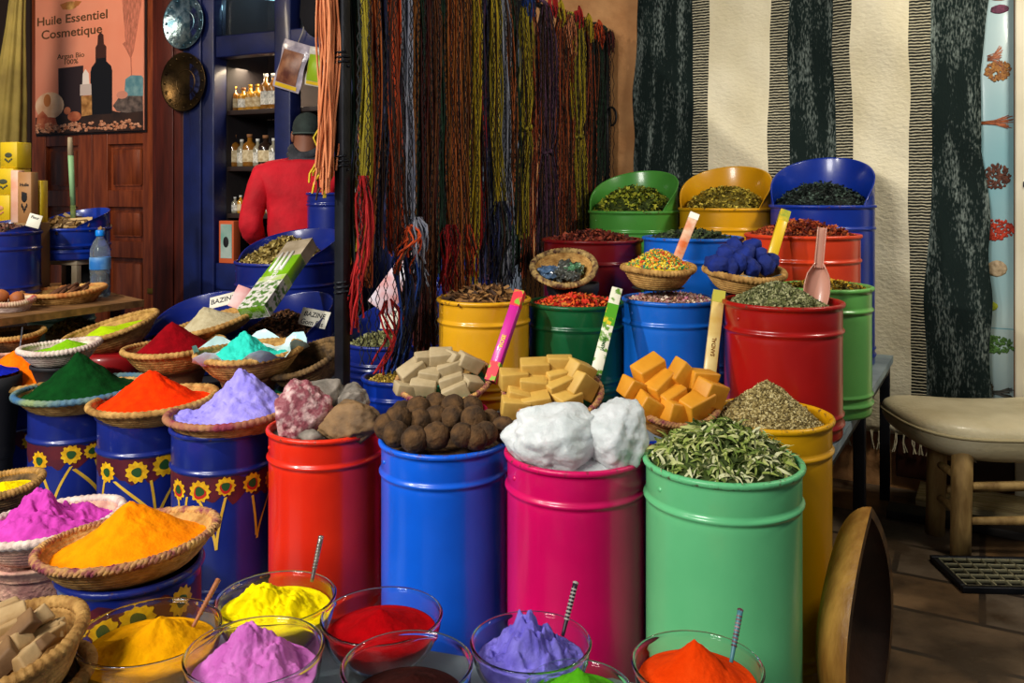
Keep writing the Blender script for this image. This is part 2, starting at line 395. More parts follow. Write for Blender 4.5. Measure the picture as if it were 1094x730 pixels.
struct('trim_4', MB().bbox(s169+.003, s203, S_WALL-.05, S_WALL+.06, 0, 3.0, .01).bbox(s169+.05, s203-.08, S_WALL-.062, S_WALL-.05, 0, 3, .005), wood_d, RL)
s235, s299, s316, s344 = [on_s(p, S_WALL) for p in (236, 299, 316, 346)]
ztr0, ztr1 = 2.16, 2.29
fm = MB().bbox(s203+.003, s235, S_WALL-.06, S_WALL+.05, 0, 3, .008).bbox(s203+.07, s235-.09, S_WALL-.075, S_WALL-.06, 0, 3, .004)
fm.bbox(s299, s316, S_WALL-.05, S_WALL+.05, .78, 3, .008).bbox(s235, sR, S_WALL-.045, S_WALL+.05, ztr0, ztr1, .008)
fm.bbox(s235, s299, S_WALL-.045, S_WALL+.05, .76, .92, .008).bbox(s344+.1, sR, S_WALL-.05, S_WALL+.05, 0, 3, .008).bbox(s235, s344+.1, S_WALL-.045, S_WALL+.05, 0, .76, .008)
struct('window_1', fm, bluep, RL)
struct('window_2', MB().box(s235, s299, S_WALL+.01, S_WALL+.016, ztr1, 3), mat('pane_glass', (.9, .97, 1), .05, trans=1, ior=1.45), RL)
struct('wall_shop_inside', MB().box(s235-.05, sR, S_WALL+.42, S_WALL+.45, 0, 3).box(s235-.05, s235, S_WALL+.05, S_WALL+.42, 0, 3).box(sR-.03, sR, S_WALL+.05, S_WALL+.42, 0, 3), mat('inside_wall', '#2c2426', .8, 0, '#15131a', 2), RL)
# tube lamp inside the shop, and an added warm fill that brightens the shelves
tl = thing('tube_lamp', 'bright blue white tube lamp high behind the shop window', 'lamp', (0, 0, 0), RL)
sa, sb = s235+.06, on_s(312, S_WALL+.3)
MB().tube([(sa, S_WALL+.33, 2.60), (sb, S_WALL+.33, 2.56)], .018, 10).build('tube', emit('lamp_glow', (.45, .8, 1), 9), tl)
MB().bbox(sa-.02, sb+.02, S_WALL+.345, S_WALL+.41, 2.61, 2.65, .004).build('fitting', mat('white_metal', '#c9d0d6', .4), tl)
L = fr(SHOP, s299-.25, S_WALL+.18, 2.12)
ll = bpy.data.lights.new('shelf_fill', 'AREA'); ll.energy = 8; ll.size = .5; ll.size_y = .1; ll.shape = 'RECTANGLE'; ll.color = (1, .78, .5)
lo = bpy.data.objects.new('shelf_fill', ll); C.objects.link(lo); lo.location = L; lo.rotation_euler = (0, 0, SHOP)

# shelves in the shop front with bottles
shelfwood = mat('shelf_dark', '#2a1c18', .6)
rows = [(118, 1.82), (178, 1.49), (228, 1.21)]
srow = []
for k, (py, z) in enumerate(rows):
    P = fr(SHOP, (s235+s299)/2, S_WALL+.15); z = zz(py, P.y)
    MB_ = MB().bbox(s235, s344+.05, S_WALL+.052, S_WALL+.40, z-.03, z, .004)
    o = MB_.build('shelf', shelfwood, None, None, RL)
    tag(o, ['top dark shelf of bottles behind the blue window', 'middle dark shelf of corked bottles behind the blue window', 'lowest dark shelf of small bottles behind the blue window'][k], 'shelf', 'shelves in the shop window'); srow.append(z)
amber = mat('amber_glass', '#8a5a1e', .12, 0, coat=.5); honey = mat('honey_glass', '#b9852c', .12, coat=.5); clearb = mat('pale_glass', '#8f8a78', .15, coat=.5); dkb = mat('dark_bottle', '#2a1d16', .15, coat=.5)
labm = mat('paper_label', '#d8c8a2', .8, 0, '#a88f66', 40); labw = mat('white_label', '#e6e2d6', .8, 0, '#9a9a92', 60); cork = mat('cork', '#8a5d3a', .8); capw = mat('white_cap', '#d8d8d2', .4); goldcap = mat('gold_cap', '#b98e2e', .3, .6)
def bottle(R, H, m, lm, cm, name='bottle'):
    t = thing(name, 'bottle', 'bottle')
    MB().lathe([(0, 0), (R*.9, 0), (R, .006), (R, H*.62), (R*.85, H*.70), (R*.36, H*.78), (R*.34, H*.92), (0, H*.92)], 18).build('glass_body', m, t)
    MB().lathe([(R*1.015, H*.14), (R*1.02, H*.15), (R*1.02, H*.5), (R*1.015, H*.51)], 18).build('paper_label', lm, t)
    MB().lathe([(0, H*.90), (R*.40, H*.90), (R*.42, H), (0, H)], 14).build('cap', cm, t)
    return t
sq = thing('bottle', 'square bottle', 'bottle')
protos = [bottle(.034, .17, dkb, labm, cork), bottle(.03, .155, amber, labm, goldcap), bottle(.034, .145, honey, labw, cork), bottle(.03, .16, honey, labm, goldcap), bottle(.032, .22, amber, labw, capw)]
bpy.data.objects.remove(sq)
big = [bottle(.046, .19, dkb, labm, cork), bottle(.044, .20, amber, labm, cork), bottle(.03, .17, clearb, labw, capw)]
small = [bottle(.022, .10, clearb, labw, capw), bottle(.022, .11, honey, labm, capw)]
used = set()
def put(pr, s, z, y, label, grp, rz=0):
    o = pr if pr.name not in used else copy_tree(pr); used.add(pr.name)
    o.location = fr(SHOP, s, y, z); o.rotation_euler = (0, 0, SHOP+rz); o['label'] = label; o['group'] = grp
    return o
ords = ['first', 'second', 'third', 'fourth', 'fifth', 'sixth', 'seventh', 'eighth', 'ninth', 'tenth', 'eleventh', 'twelfth', 'thirteenth']
r1 = [(0, 243), (1, 251), (2, 260), (3, 267.5), (3, 275), (4, 284), (4, 292)]
c1 = ['dark', 'amber', 'golden', 'yellowish', 'yellowish', 'tall labelled', 'tall labelled']
for k, (pi, px) in enumerate(r1):
    put(protos[pi], on_s(px, S_WALL+.13), srow[0], S_WALL+.13, '%s bottle, %s from the left on the top window shelf' % (c1[k], ords[k]), 'bottles on the top window shelf')
r2 = [(0, 240.5), (1, 250), (2, 258.5), (1, 267), (2, 275.5), (0, 284), (2, 292.5)]
for k, (pi, px) in enumerate(r2):
    put(big[pi], on_s(px, S_WALL+.13), srow[1], S_WALL+.13, '%s bottle, %s from the left on the middle window shelf' % (['dark corked', 'amber corked', 'slim clear'][pi], ords[k]), 'bottles on the middle window shelf')
for k in range(10):
    px = 239+k*6.1
    put(small[k % 2], on_s(px, S_WALL+.10), srow[2], S_WALL+.10, 'small %s bottle, %s in the front row of the lowest window shelf' % (['clear', 'honey coloured'][k % 2], ords[k]), 'small bottles in front on the lowest window shelf')
rz_ = MB().bbox(s235+.003, s299, S_WALL+.17, S_WALL+.39, srow[2], srow[2]+.085, .004).build('riser_box', shelfwood, None, None, RL); tag(rz_, 'dark riser carrying the rear row of small bottles on the lowest shelf', 'riser')
for k in range(9):
    px = 241+k*6.3
    put(small[(k+1) % 2], on_s(px, S_WALL+.26), srow[2]+.085, S_WALL+.26, 'small %s bottle, %s in the raised rear row of the lowest shelf' % (['honey coloured', 'clear'][k % 2], ords[k]), 'small bottles behind on the lowest window shelf')
# framed picture card under the window
c = thing('card_box', 'small orange and white box with a dark oval standing in the window bottom', 'box', (0, 0, 0), RL)
s0, s1 = on_s(236.5, S_WALL-.02), on_s(252, S_WALL-.02); z1 = zz(236, 5.18); z0 = .921
MB().bbox(s0, s1, S_WALL-.04, S_WALL+.02, z0, z1, .003).build('carton', mat('orange_card', '#c2562a', .6), c)
MB().box(s0+.015, s1-.012, S_WALL-.0425, S_WALL-.04, z0+.03, z1-.02).build('panel', mat('card_white', '#aeb7b0', .7, 0, '#6f9a8e', 6), c)
MB().lathe([(0, .002), (.02, .002), (.022, 0)], 20, M=T((s0+s1)/2, S_WALL-.0426, (z0+z1)/2) @ E(PI/2, 0, 0) @ Matrix.Diagonal((1, 1.5, 1, 1))).build('emblem', black, c)

# two metal plates hung on the jamb
silver = mat('silver_plate', '#9fb8c4', .28, .9, '#4f7386', 22, .35, 45, contrast=(.4, .6)); bronze = mat('bronze_plate', '#5a4527', .35, .9, '#2c2113', 6, .2, 40)
def plate(label, px, py, R, m, grp='metal plates on the jamb'):
    y = S_WALL-.075; s = on_s(px, y); P = fr(SHOP, s, y); z = zz(py, P.y)
    t = thing('metal_plate', label, 'plate', fr(SHOP, s, y, z), (PI/2, 0, SHOP), grp)
    MB().lathe([(0, -.0), (R*.66, -.0), (R*.74, .012), (R*.97, .02), (R, .022), (R*.99, .016), (R*.75, .006), (R*.66, -.006), (0, -.006)], 48).build('dish', m, t)
    e = MB()
    for k in range(16): e.ico(1, lambda q, k=k: (R*.86*math.cos(k*PI/8)+q.x*.012, R*.86*math.sin(k*PI/8)+q.y*.012, .016+q.z*.004))
    e.lathe([(R*.40, .001), (R*.42, .004), (R*.44, .001)], 40); e.build('chasing', m, t)
    return t
plate('round silver tray with chased pattern hung at the top of the door jamb', 198, 24, .165, silver)
plate('dull bronze tray hung below the silver tray on the door jamb', 198, 88, .18, bronze)

# ---- advertising poster on the doors
def poster():
    y = S_WALL-.016; s0, s1 = on_s(38, y), on_s(154, y); W = s1-s0; z0 = zz(141.5, fr(SHOP, (s0+s1)/2, y).y); H = .98
    t = thing('poster_board', 'salmon pink cosmetic oil poster with a dark dropper bottle on the wooden door', 'poster', fr(SHOP, s0, y, z0), RL)
    k = W/563.0                                               # picture units: 563 wide
    def Q(x, v): return (x-37)*k, (690-v)*k*.70               # coordinates in the printed picture
    bg = mat('poster_salmon', '#e58668', .5, 0, '#f0a084', 1.2)
    MB().bbox(0, W, -.004, .008, 0, H, .003).build('board', bg, t)
    MB().box(-.006, W+.012, .008, .015, -.012, H).build('frame', mat('black_edge', '#191214', .5), t)
    yy = -.0045
    brown = mat('print_brown', '#5d3f22', .6); pk = mat('print_black', '#15151a', .4); pb = mat('print_box', '#2e2025', .6)
    M0 = lambda x, v: T(*(lambda a: (a[0], yy, a[1]))(Q(x, v))) @ E(PI/2, 0, 0) @ Matrix.Diagonal((1, .70, 1, 1))
    text('Huile Essentiel', 64*k, brown, t, M0(236, 110), 'headline'); text('Cosmetique', 66*k, brown, t, M0(234, 183), 'headline')
    text('Argan Bio', 36*k, brown, t, M0(232, 297), 'small_print'); text('100%', 36*k, brown, t, M0(232, 328), 'small_print')
    def shape(name, pts, m, off=0):
        vs = [(Q(x, v)[0], yy-.0004-off, Q(x, v)[1]) for x, v in pts]; vs2 = [(a, yy+.001, c) for a, _, c in vs]; n = len(vs)
        MB().add(vs+vs2, [tuple(range(n))]+[(i, (i+1) % n, n+(i+1) % n, n+i) for i in range(n)], 0, False).build(name, m, t)
    def ell(cx, cy, rx, ry, n=22): return [(cx+rx*math.cos(2*PI*i/n), cy+ry*math.sin(2*PI*i/n)) for i in range(n)]
    shape('printed_surface', [(40, 600)]+[(40+i*55, 585+12*math.sin(i*1.7)) for i in range(1, 10)]+[(598, 590), (598, 690), (40, 690)], mat('print_ground', '#3a2620', .6, 0, '#241a1a', 8))
    shape('printed_box', [(166, 346), (298, 342), (298, 600), (168, 600)], pb, .0002)
    shape('printed_bottle', [(362, 330), (362, 255), (372, 240), (374, 195), (388, 180), (402, 195), (404, 240), (416, 255), (416, 330), (440, 356), (446, 380), (446, 600), (336, 600), (336, 380), (342, 356)], pk, .0004)
    shape('printed_cap', [(362, 312), (362, 255), (372, 240), (374, 195), (388, 180), (402, 195), (404, 240), (416, 255), (416, 312)], mat('print_cap', '#40211c', .6), .0006)
    shape('printed_vial', [(288, 500), (342, 500), (344, 600), (290, 606)], mat('print_amber', '#8a5a2a', .5, 0, '#d8a060', 20), .0008)
    shape('printed_collar', [(282, 440), (340, 440), (342, 498), (282, 498)], mat('print_silver', '#cdbcb6', .4), .001)
    shape('printed_dropper', [(294, 440), (296, 385), (310, 362), (326, 385), (330, 440)], mat('print_white', '#efe3dd', .5), .001)
    shape('printed_almond', ell(118, 540, 78, 72), mat('print_cream', '#e8c7a8', .6, 0, '#d39a72', 7), .0005)
    shape('printed_almond', ell(106, 512, 20, 34), mat('print_nut', '#b8703a', .6), .0009)
    shape('printed_almond', [(44, 640), (52, 590), (80, 565), (110, 600), (150, 605), (160, 640), (120, 662), (60, 660)], mat('print_red', '#a2482e', .6, 0, '#c97a55', 14), .0011)
    shape('printed_almond', ell(252, 604, 36, 26), mat('print_red', ''), .001); shape('printed_almond', ell(214, 572, 18, 20), mat('print_red', ''), .0008)
    shape('printed_stone', [(506, 520), (512, 430), (540, 412), (590, 418), (598, 430), (598, 520)], mat('print_blue', '#7fa7ae', .6, 0, '#4c7f8f', 18), .0004)
    shape('printed_stone', [(450, 560), (480, 520), (530, 515), (596, 520), (598, 595), (520, 600), (470, 590)], mat('print_grey', '#7a6a64', .6, 0, '#3d3433', 22), .0006)
    shape('printed_stone', ell(496, 508, 28, 20), mat('print_rose', '#cf8a76', .6), .0008)
    b = MB()
    for i in range(150):
        x, v = random.uniform(46, 592), random.uniform(636, 682); a = Q(x, v)
        b.ico(1, lambda q, a=a: (a[0]+q.x*.019, yy-.001+q.y*.0025, a[1]+q.z*.010))
    tag(b.build('printed_seeds', mat('print_seed', '#a8623f', .6, 0, '#e0a585', 30), t), kind='stuff')
    shape('printed_almond', ell(228, 22, 38, 22), mat('print_nut2', '#e9b469', .6, 0, '#a8672c', 18), .0004)
    shape('printed_almond', [(175, 10), (215, 0), (205, 40), (190, 38)], mat('print_nut', ''), .0006); shape('printed_almond', [(255, 0), (290, 8), (270, 30), (250, 20)], mat('print_nut', ''), .0006)
    shape('printed_plume', [(500, -40), (596, -40), (590, 60), (570, 180), (552, 290), (538, 330), (520, 290), (498, 250), (512, 240), (505, 140), (496, 40)], mat('print_plume', '#a05c48', .7, 0, '#d9826a', 30, contrast=(.3, .7), stretch=(3, 3, 1)), .0004)
    shape('printed_stalk', [(536, 325), (542, 325), (544, 420), (540, 420)], mat('print_plume', ''), .0004)
poster()
# khaki parasol left of the poster
pc = at(-12, 5.2, 0); t = thing('folded_parasol', 'folded khaki parasol leaning at the left edge by the poster', 'parasol', pc, (0, 0, 0))
def fold(a, j, r, z): return r*(1+.10*math.sin(9*a)), z
MB().lathe([(.0, 1.2), (.115, 1.22), (.108, 1.45), (.085, 1.9), (.05, 2.35), (.03, 2.75), (0, 2.8)], 72, fn=fold).build('canopy', mat('khaki', '#8a7a3a', .8, 0, '#6e5f2a', 6, .2, 60), t)
MB().tube([(0, 0, 0), (0, 0, 2.9)], .018, 10).build('pole', mat('pole_wood', '#6b5230', .6), t)
MB().lathe([(0, 0), (.2, 0), (.2, .05), (.04, .09), (0, .09)], 32).build('base', mat('cast_iron', '#22201f', .6, .5), t)
t.rotation_euler = (0, math.radians(4), 0)

# ============================================================ STALL TABLES
greyblue = mat('grey_blue_board', '#93a3a8', .6, 0, '#6b7b84', 6, .1, 40)
steel = mat('black_steel', '#15171c', .45, .6, '#26282e', 8)
def table(label, poly, z, th, legs, m=greyblue, name='display_table', leg=.04, z0=0):
    """poly and legs in stall coordinates."""
    t = thing(name, label, 'table', (0, 0, 0), RS)
    n = len(poly); vs = [(x, y, z) for x, y in poly]+[(x, y, z-th) for x, y in poly]
    MB().add(vs, [tuple(range(n)), tuple(range(2*n-1, n-1, -1))]+[(i, n+i, n+(i+1) % n, (i+1) % n) for i in range(n)], 0, False).build('table_top', m, t)
    for (x, y) in legs: MB().bbox(x-leg/2, x+leg/2, y-leg/2, y+leg/2, z0, z-th, .003).build('leg', steel, t)
    r = MB()
    for i in range(n):
        a, b = Vector((*poly[i], 0)), Vector((*poly[(i+1) % n], 0)); d = (b-a); ln = d.length; c = (a+b)/2
        cen = Vector((sum(p[0] for p in poly)/n, sum(p[1] for p in poly)/n, 0)); nr = Vector((-d.y, d.x, 0)).normalized()
        if nr.dot(cen-c) < 0: nr = -nr
        a2, b2 = a+nr*.02, b+nr*.02; ang = math.atan2(d.y, d.x)
        r.bbox(-ln/2+.03, ln/2-.03, -.01, .01, z-th-.035, z-th, .002, M=T(*((a2+b2)/2)) @ E(0, 0, ang))
    r.build('rail', steel, t)
    return t
ZT = .627; ZP = .126; ZB = .45
table('tall steel table carrying the upper tiers of tins', [(-1.755, 2.42), (-.40, 2.50), (-.40, 4.14), (-1.755, 4.14)], ZT, .03, [(-.43, 2.575), (-.43, 3.3), (-.43, 4.10), (-1.72, 2.575), (-1.72, 4.10)])
table('low platform under the front rows of big tins', [(-3.45, 1.62), (-.36, 1.62), (-.36, 2.53), (-3.45, 2.53)], ZP, .03, [(-.4, 1.66), (-.4, 2.48), (-1.6, 1.66), (-1.6, 2.48), (-3.4, 1.66), (-3.4, 2.48)])
table('low platform at the front left under the turmeric tin', [(-3.0, .75), (-1.38, .75), (-1.38, 1.60), (-3.0, 1.60)], ZP, .03, [(-1.42, .8), (-1.42, 1.56), (-2.9, .8), (-2.9, 1.56)])
table('grey blue table in front holding the glass bowls', [(-1.36, .80), (-.30, .80), (-.30, 1.55), (-1.36, 1.30)], ZB, .025, [(-1.33, .84), (-.33, .84), (-.33, 1.50), (-1.33, 1.26)])
table('dark table behind the sunflower tins on the left', [(-3.36, 2.2), (-1.92, 2.2), (-1.92, 3.20), (-3.36, 3.20)], .58, .03, [(-3.32, 2.58), (-1.95, 2.58), (-1.95, 3.16), (-3.32, 3.16)], mat('dark_board', '#2b2a30', .7))

# ============================================================ TINS
P_red = paint('red_paint', '#e02a0e', '#d0200c'); P_blue = paint('blue_paint', '#0c5ddb', '#0a54cc'); P_pink = paint('pink_paint', '#d8065f', '#c80558')
P_green = paint('mint_paint', '#6fd28e', '#66c886'); P_yel = paint('yellow_paint', '#e3a707', '#d69a05'); P_dyel = paint('ochre_paint', '#d9a019', '#c98f10')
P_dg = paint('deep_green_paint', '#0a5a30', '#084c28'); P_mblue = paint('mid_blue_paint', '#0f63c9', '#0d58ba'); P_mred = paint('dark_red_paint', '#a8120d', '#980d0a')
P_lg = paint('leaf_green_paint', '#6cb658', '#62ab50'); P_or = paint('vermilion_paint', '#d9401a', '#cb3714'); P_mar = paint('maroon_paint', '#7a0f12', '#6b0c10'); P_nb = paint('royal_blue_paint', '#0a3098', '#082886')
P_navy = paint('navy_paint', '#16277e', '#111f68'); P_tg = paint('top_green_paint', '#4f9b3e', '#478f38'); P_ty = paint('top_yellow_paint', '#dfa010', '#d3950c'); P_mint = paint('faded_mint_paint', '#5f8f74', '#557f67')
# front row
tr, c_red, r_red = tin('red spice tin holding rocks, left end of the front row of big tins', 348, 118, 454, 2.47, ZP, P_red)
tb, c_blue, r_blue = tin('bright blue spice tin filled with brown balls in the front row', 474.5, 133, 467, 2.285, ZP, P_blue)
tp, c_pink, r_pink = tin('magenta pink spice tin topped with white crystals in the front row', 615, 146, 481, 2.08, ZP, P_pink)
tg, c_grn, r_grn = tin('mint green spice tin heaped with curled leaves in the front row', 772, 162, 490, 1.95, ZP, P_green)
ty, c_yel, r_yel = tin('yellow spice tin of brown seeds right behind the mint green tin', 819, 132, 442, 2.27, ZP, P_yel)
# middle row on the table
_, c_my, r_my = tin('ochre yellow tin of brown bark pieces beside the yarn', 517, 96, 318, 2.98, ZT, P_dyel)
_, c_mg, r_mg = tin('dark green tin of red dried flowers in the middle row', 616, 100, 322, 3.08, ZT, P_dg)
_, c_mb, r_mb = tin('blue tin of pink dried rosebuds in the middle row', 717, 100, 318, 2.96, ZT, P_mblue)
_, c_mr, r_mr = tin('dark red tin with a scoop stuck in its grey green herbs', 836, 121, 321, 2.60, ZT, P_mred)
_, c_lg, r_lg = tin('leaf green tin half hidden behind the dark red tin with the scoop', 881, 94, 305, 2.85, ZT, P_lg)
# second step
_, c_dr, r_dr = tin('maroon tin of dark red bark below the green hooded tin', 633, 104, 255, 3.62, ZT, P_mar)
_, c_db, r_db = tin('deep blue tin of dark leaves behind the sprinkle basket', 740, 103, 253, 3.41, ZT, P_mblue)
_, c_or, r_or = tin('orange red tin of rust coloured hibiscus behind the indigo basket', 857, 116, 250, 3.25, ZT, P_or)
# top row with hoods
_, c_tg, r_tg = tin('green hooded tin of yellow green leaves in the top row', 677, 94, 225, 4.14, ZT, P_tg, .2, group='hooded tins of the top row')
_, c_ty, r_ty = tin('yellow hooded tin of yellow herbs in the top row', 775, 96, 222, 3.955, ZT, P_ty, .2, group='hooded tins of the top row')
_, c_tb, r_tb = tin('royal blue hooded tin of black green leaves in the top row', 878, 105, 219, 3.70, ZT, P_nb, .215, group='hooded tins of the top row')
# tins under the soap baskets
_, c_s1, _ = tin('pink red tin under the basket of beige soap', 0, 0, 0, 0, ZP, P_pink, loc=at(478, 2.72, ZP), R=.12, ztop=.665)
_, c_s2, _ = tin('magenta tin under the basket of tan soap', 0, 0, 0, 0, ZP, P_pink, loc=at(588, 2.52, ZP), R=.14, ztop=.655)
_, c_s3, _ = tin('dark tin under the basket of orange soap', 0, 0, 0, 0, ZP, P_nb, loc=at(712, 2.29, ZP), R=.09, ztop=.66)
_, c_sb, _ = tin('small blue tin of yellow grains behind the brown balls', 0, 0, 0, 0, ZP, P_nb, loc=at(426, 2.95, ZP), R=.12, ztop=.72)
# sunflower tins
flower_y = mat('flower_yellow', '#e8b812', .5, 0, '#c98f08', 60); flower_g = mat('flower_green', '#1f4a1c', .6); smear = mat('smear_red', '#3a0d24', .5, 0, '#5c1620', 14); stemm = mat('stem_yellow', '#c79a22', .5, 0, '#e0b840', 20); flower_r = mat('flower_red', '#b8231a', .5)
def sunflowers(t, R, zc, flowers, stems, band=True, red=False, turn=50):
    """Painted decoration wrapped on the tin: angle in degrees from the front (-v) and height offset."""
    b = MB(); base = -PI/2+math.radians(turn)
    def W(a, z, o=.0009): a = base+a; return ((R+o)*math.cos(a), (R+o)*math.sin(a), z)
    if band:
        n = 60; vs = []; fs = []
        for i in range(n+1):
            a = -1.9+3.8*i/n
            vs += [W(a, zc-.026+.030*nz((i*.33, 0, R*40), 1, 4), .0004), W(a, zc+.040+.016*nz((i*.4, 3, R*40), 1, 5), .0004)]
        for i in range(n): fs.append((2*i, 2*i+2, 2*i+3, 2*i+1))
        b.add(vs, fs, 2)
    def blob(a, z, r, mi, o, petals=0):
        n = 40; vs = [W(a, z, o)]
        for i in range(n):
            q = 2*PI*i/n; rr = r*(1+(.13*math.cos(petals*q) if petals else .08*math.sin(3*q+a*9)))
            vs.append(W(a+rr*math.cos(q)/R, z+rr*math.sin(q), o))
        b.add(vs, [(0, 1+i, 1+(i+1) % n) for i in range(n)], mi)
    for (a0, z0_, a1, z1_, wd) in stems:
        n = 10; vs = []; fs = []
        for i in range(n+1):
            q = i/n; a = math.radians(a0+(a1-a0)*q**1.5); z = zc+z0_+(z1_-z0_)*q
            vs += [W(a-wd/R, z, .0012), W(a+wd/R, z+wd*.4, .0012)]
        for i in range(n): fs.append((2*i, 2*i+1, 2*i+3, 2*i+2))
        b.add(vs, fs, 3)
    for (a, z, r) in flowers:
        a = math.radians(a); blob(a, zc+z, r, 0, .0016, 11); 
        if red: blob(a, zc+z-.004, r*.62, 4, .0018)
        blob(a, zc+z, r*.46, 1, .002)
    b.build('painted_flowers', [flower_y, flower_g, smear, stemm, flower_r], [c for c in t.children if c.name.startswith('body')][0])
SF = [((-28, .0, .03), (0, .012, .026), (30, .008, .028), (60, .0, .028), (-58, -.004, .028)),
      ((-48, -.004, .03), (-8, .0, .032), (24, .012, .034), (54, .016, .03)),
      ((-40, -.01, .03), (2, .01, .03), (27, .012, .024), (52, .01, .03)),
      ((-30, 0, .032), (10, .01, .03), (45, .0, .03))]
SS = [((-10, -.17, -28, -.03, .004), (-10, -.17, 0, -.02, .004), (35, -.15, 30, -.03, .004), (36, -.16, 60, -.03, .004), (-52, -.16, -58, -.03, .004), (-50, -.16, -44, -.02, .004)),
      ((14, -.16, -36, -.03, .006), (14, -.17, 8, -.03, .004), (14, -.17, 54, -.0, .006), (-60, -.15, -52, -.03, .005)),
      ((-22, -.16, -40, -.03, .005), (-20, -.16, 2, -.03, .005), (40, -.16, 5, -.04, .006), (42, -.14, 32, -.02, .005), (44, -.15, 58, -.02, .005)),
      ((0, -.15, -30, -.03, .005), (0, -.15, 12, -.02, .005))]
S_T = []
for k, (px, pw, py, D, lab) in enumerate([(239, 105, 452, 2.63, 'navy sunflower painted tin under the lavender powder basket'), (156, 95, 438, 2.81, 'navy sunflower painted tin under the red orange powder basket'),
                                          (80, 89, 428, 3.0, 'navy sunflower painted tin under the dark green powder basket'), (4, 84, 420, 3.217, 'navy sunflower painted tin at the left edge under the orange powder basket')]):
    t, c, R = tin(lab, px, pw, py, D, ZP, P_navy, name='sunflower_tin', group='painted sunflower tins', rivet=False, bead=.11)
    sunflowers(t, R, t['H']-.158, SF[k], SS[k], True, k == 0); S_T.append((c, R))
t, c_t5, r_t5 = tin('navy sunflower painted tin under the turmeric basket at the front left', 0, 0, 0, 0, ZP, P_navy, name='sunflower_tin', group='painted sunflower tins', loc=at(140, 1.80, ZP), R=.138, ztop=.575, rivet=False, bead=.3)
sunflowers(t, r_t5, t['H']-.072, [(-44, 0, .026), (-18, -.004, .03), (8, .012, .032), (46, .018, .028)], [(-30, -.13, -44, -.02, .004)])
_, c_t6, r_t6 = tin('navy tin under the magenta powder basket at the left edge', 0, 0, 0, 0, ZP, P_navy, name='spice_tin', loc=at(40, 2.2, ZP), R=.14, ztop=.355, rivet=False)

# ============================================================ FILLINGS OF THE BIG TINS
up = Vector((0, 0, 1))
leafg = cols('leaf', '#9fae52', '#c0c478', '#3f4f1c', '#7d9440', '#dcdcaa', '#c8cc88', '#5f7428')
pile('curled pale green leaves heaped in the mint green tin', c_grn, r_grn-.012, .085, leafg, 1000, 'curl', .0195, p=1.7, z_edge=-.012, seed=3, name='leaf_pile', cat='dried leaves', base=2, lying=.55)
seedb = cols('seed', '#8f7d48', '#b3a066', '#63532c', '#cfc08a')
pile('cone of brown seeds in the yellow tin behind the leaves', c_yel-up*.02, r_yel-.012, .125, seedb, 5200, 'grain', .0052, p=1.15, z_edge=-.02, seed=4, name='seed_pile', cat='seeds', base=0)
pile('brown bark pieces filling the ochre yellow tin', c_my, r_my-.012, .045, cols('bark', '#5a3a1e', '#7a5328', '#3a2412', '#8f6533'), 420, 'stick', .026, seed=5, name='bark_pile', cat='bark', base=2, lying=.35)
pile('bright red and orange dried flowers in the dark green tin', c_mg, r_mg-.012, .04, cols('safflower', '#d02a12', '#e8641c', '#8f1a0c', '#b87424', '#e03a20'), 900, 'flake', .010, seed=6, name='flower_pile', cat='dried flowers', base=2)
pile('pink and beige dried rosebuds in the blue tin', c_mb, r_mb-.012, .03, cols('rosebud', '#dba8a4', '#c87a90', '#e8cfae', '#b88a6a', '#f0dcc8'), 1300, 'puff', .011, seed=7, name='rosebud_pile', cat='dried flowers', base=2)
pile('grey green dried herbs under the scoop in the dark red tin', c_mr-up*.01, r_mr-.012, .085, cols('oregano', '#6f7442', '#8f9060', '#4d5230', '#b0ae80'), 3600, 'flake', .006, p=1.25, seed=8, base=0, lying=.9, off=(-.02, 0))
pile('yellow brown dried flowers in the leaf green tin', c_lg, r_lg-.012, .03, cols('chrys', '#b8901c', '#7a6a20', '#5a4a1a', '#d0a828'), 500, 'puff', .013, seed=9, name='flower_pile', cat='dried flowers', base=2)
pile('dark red bark chips in the maroon tin', c_dr, r_dr-.012, .05, cols('madder', '#6b2416', '#8a3320', '#431209', '#a04a2c'), 700, 'flake', .012, seed=10, name='bark_pile', cat='bark', base=2)
pile('dark green dried leaves in the deep blue tin', c_db, r_db-.012, .045, cols('darkleaf', '#23301c', '#384826', '#141c12', '#4f5d34'), 650, 'flake', .011, seed=11, name='leaf_pile', cat='dried leaves', base=2)
pile('rust coloured hibiscus petals in the orange red tin', c_or, r_or-.012, .065, cols('hibiscus', '#9a3416', '#b84c20', '#5f1c0c', '#c86a30'), 800, 'puff', .014, seed=12, name='petal_pile', cat='dried flowers', base=2)
pile('yellow green leaves under the hood of the green tin', c_tg, r_tg-.012, .125, cols('verbena', '#7f8c1c', '#a3a82c', '#56661a', '#35420f', '#c0bc3c'), 700, 'puff', .018, seed=13, name='leaf_pile', cat='dried leaves', base=3, p=2.2, off=(.02, .06))
pile('dry yellow herbs under the hood of the yellow tin', c_ty, r_ty-.012, .105, cols('chamomile', '#b8a434', '#d0b844', '#8a7a24', '#6f621c', '#e8d058'), 800, 'puff', .016, seed=14, base=3, p=2.2, off=(.02, .06))
pile('black green tea leaves under the hood of the blue tin', c_tb, r_tb-.012, .105, cols('tealeaf', '#1d2a24', '#2f4036', '#0f1814', '#44554a'), 800, 'puff', .015, seed=15, name='leaf_pile', cat='dried leaves', base=2, p=2.2, off=(.02, .06))
pile('yellow grains in the small blue tin behind the brown balls', c_sb, .11, .03, cols('mustard', '#b8982c', '#8a6f1c', '#d0b858', '#5a4a18'), 600, 'grain', .006, seed=16, name='seed_pile', cat='seeds', base=1)
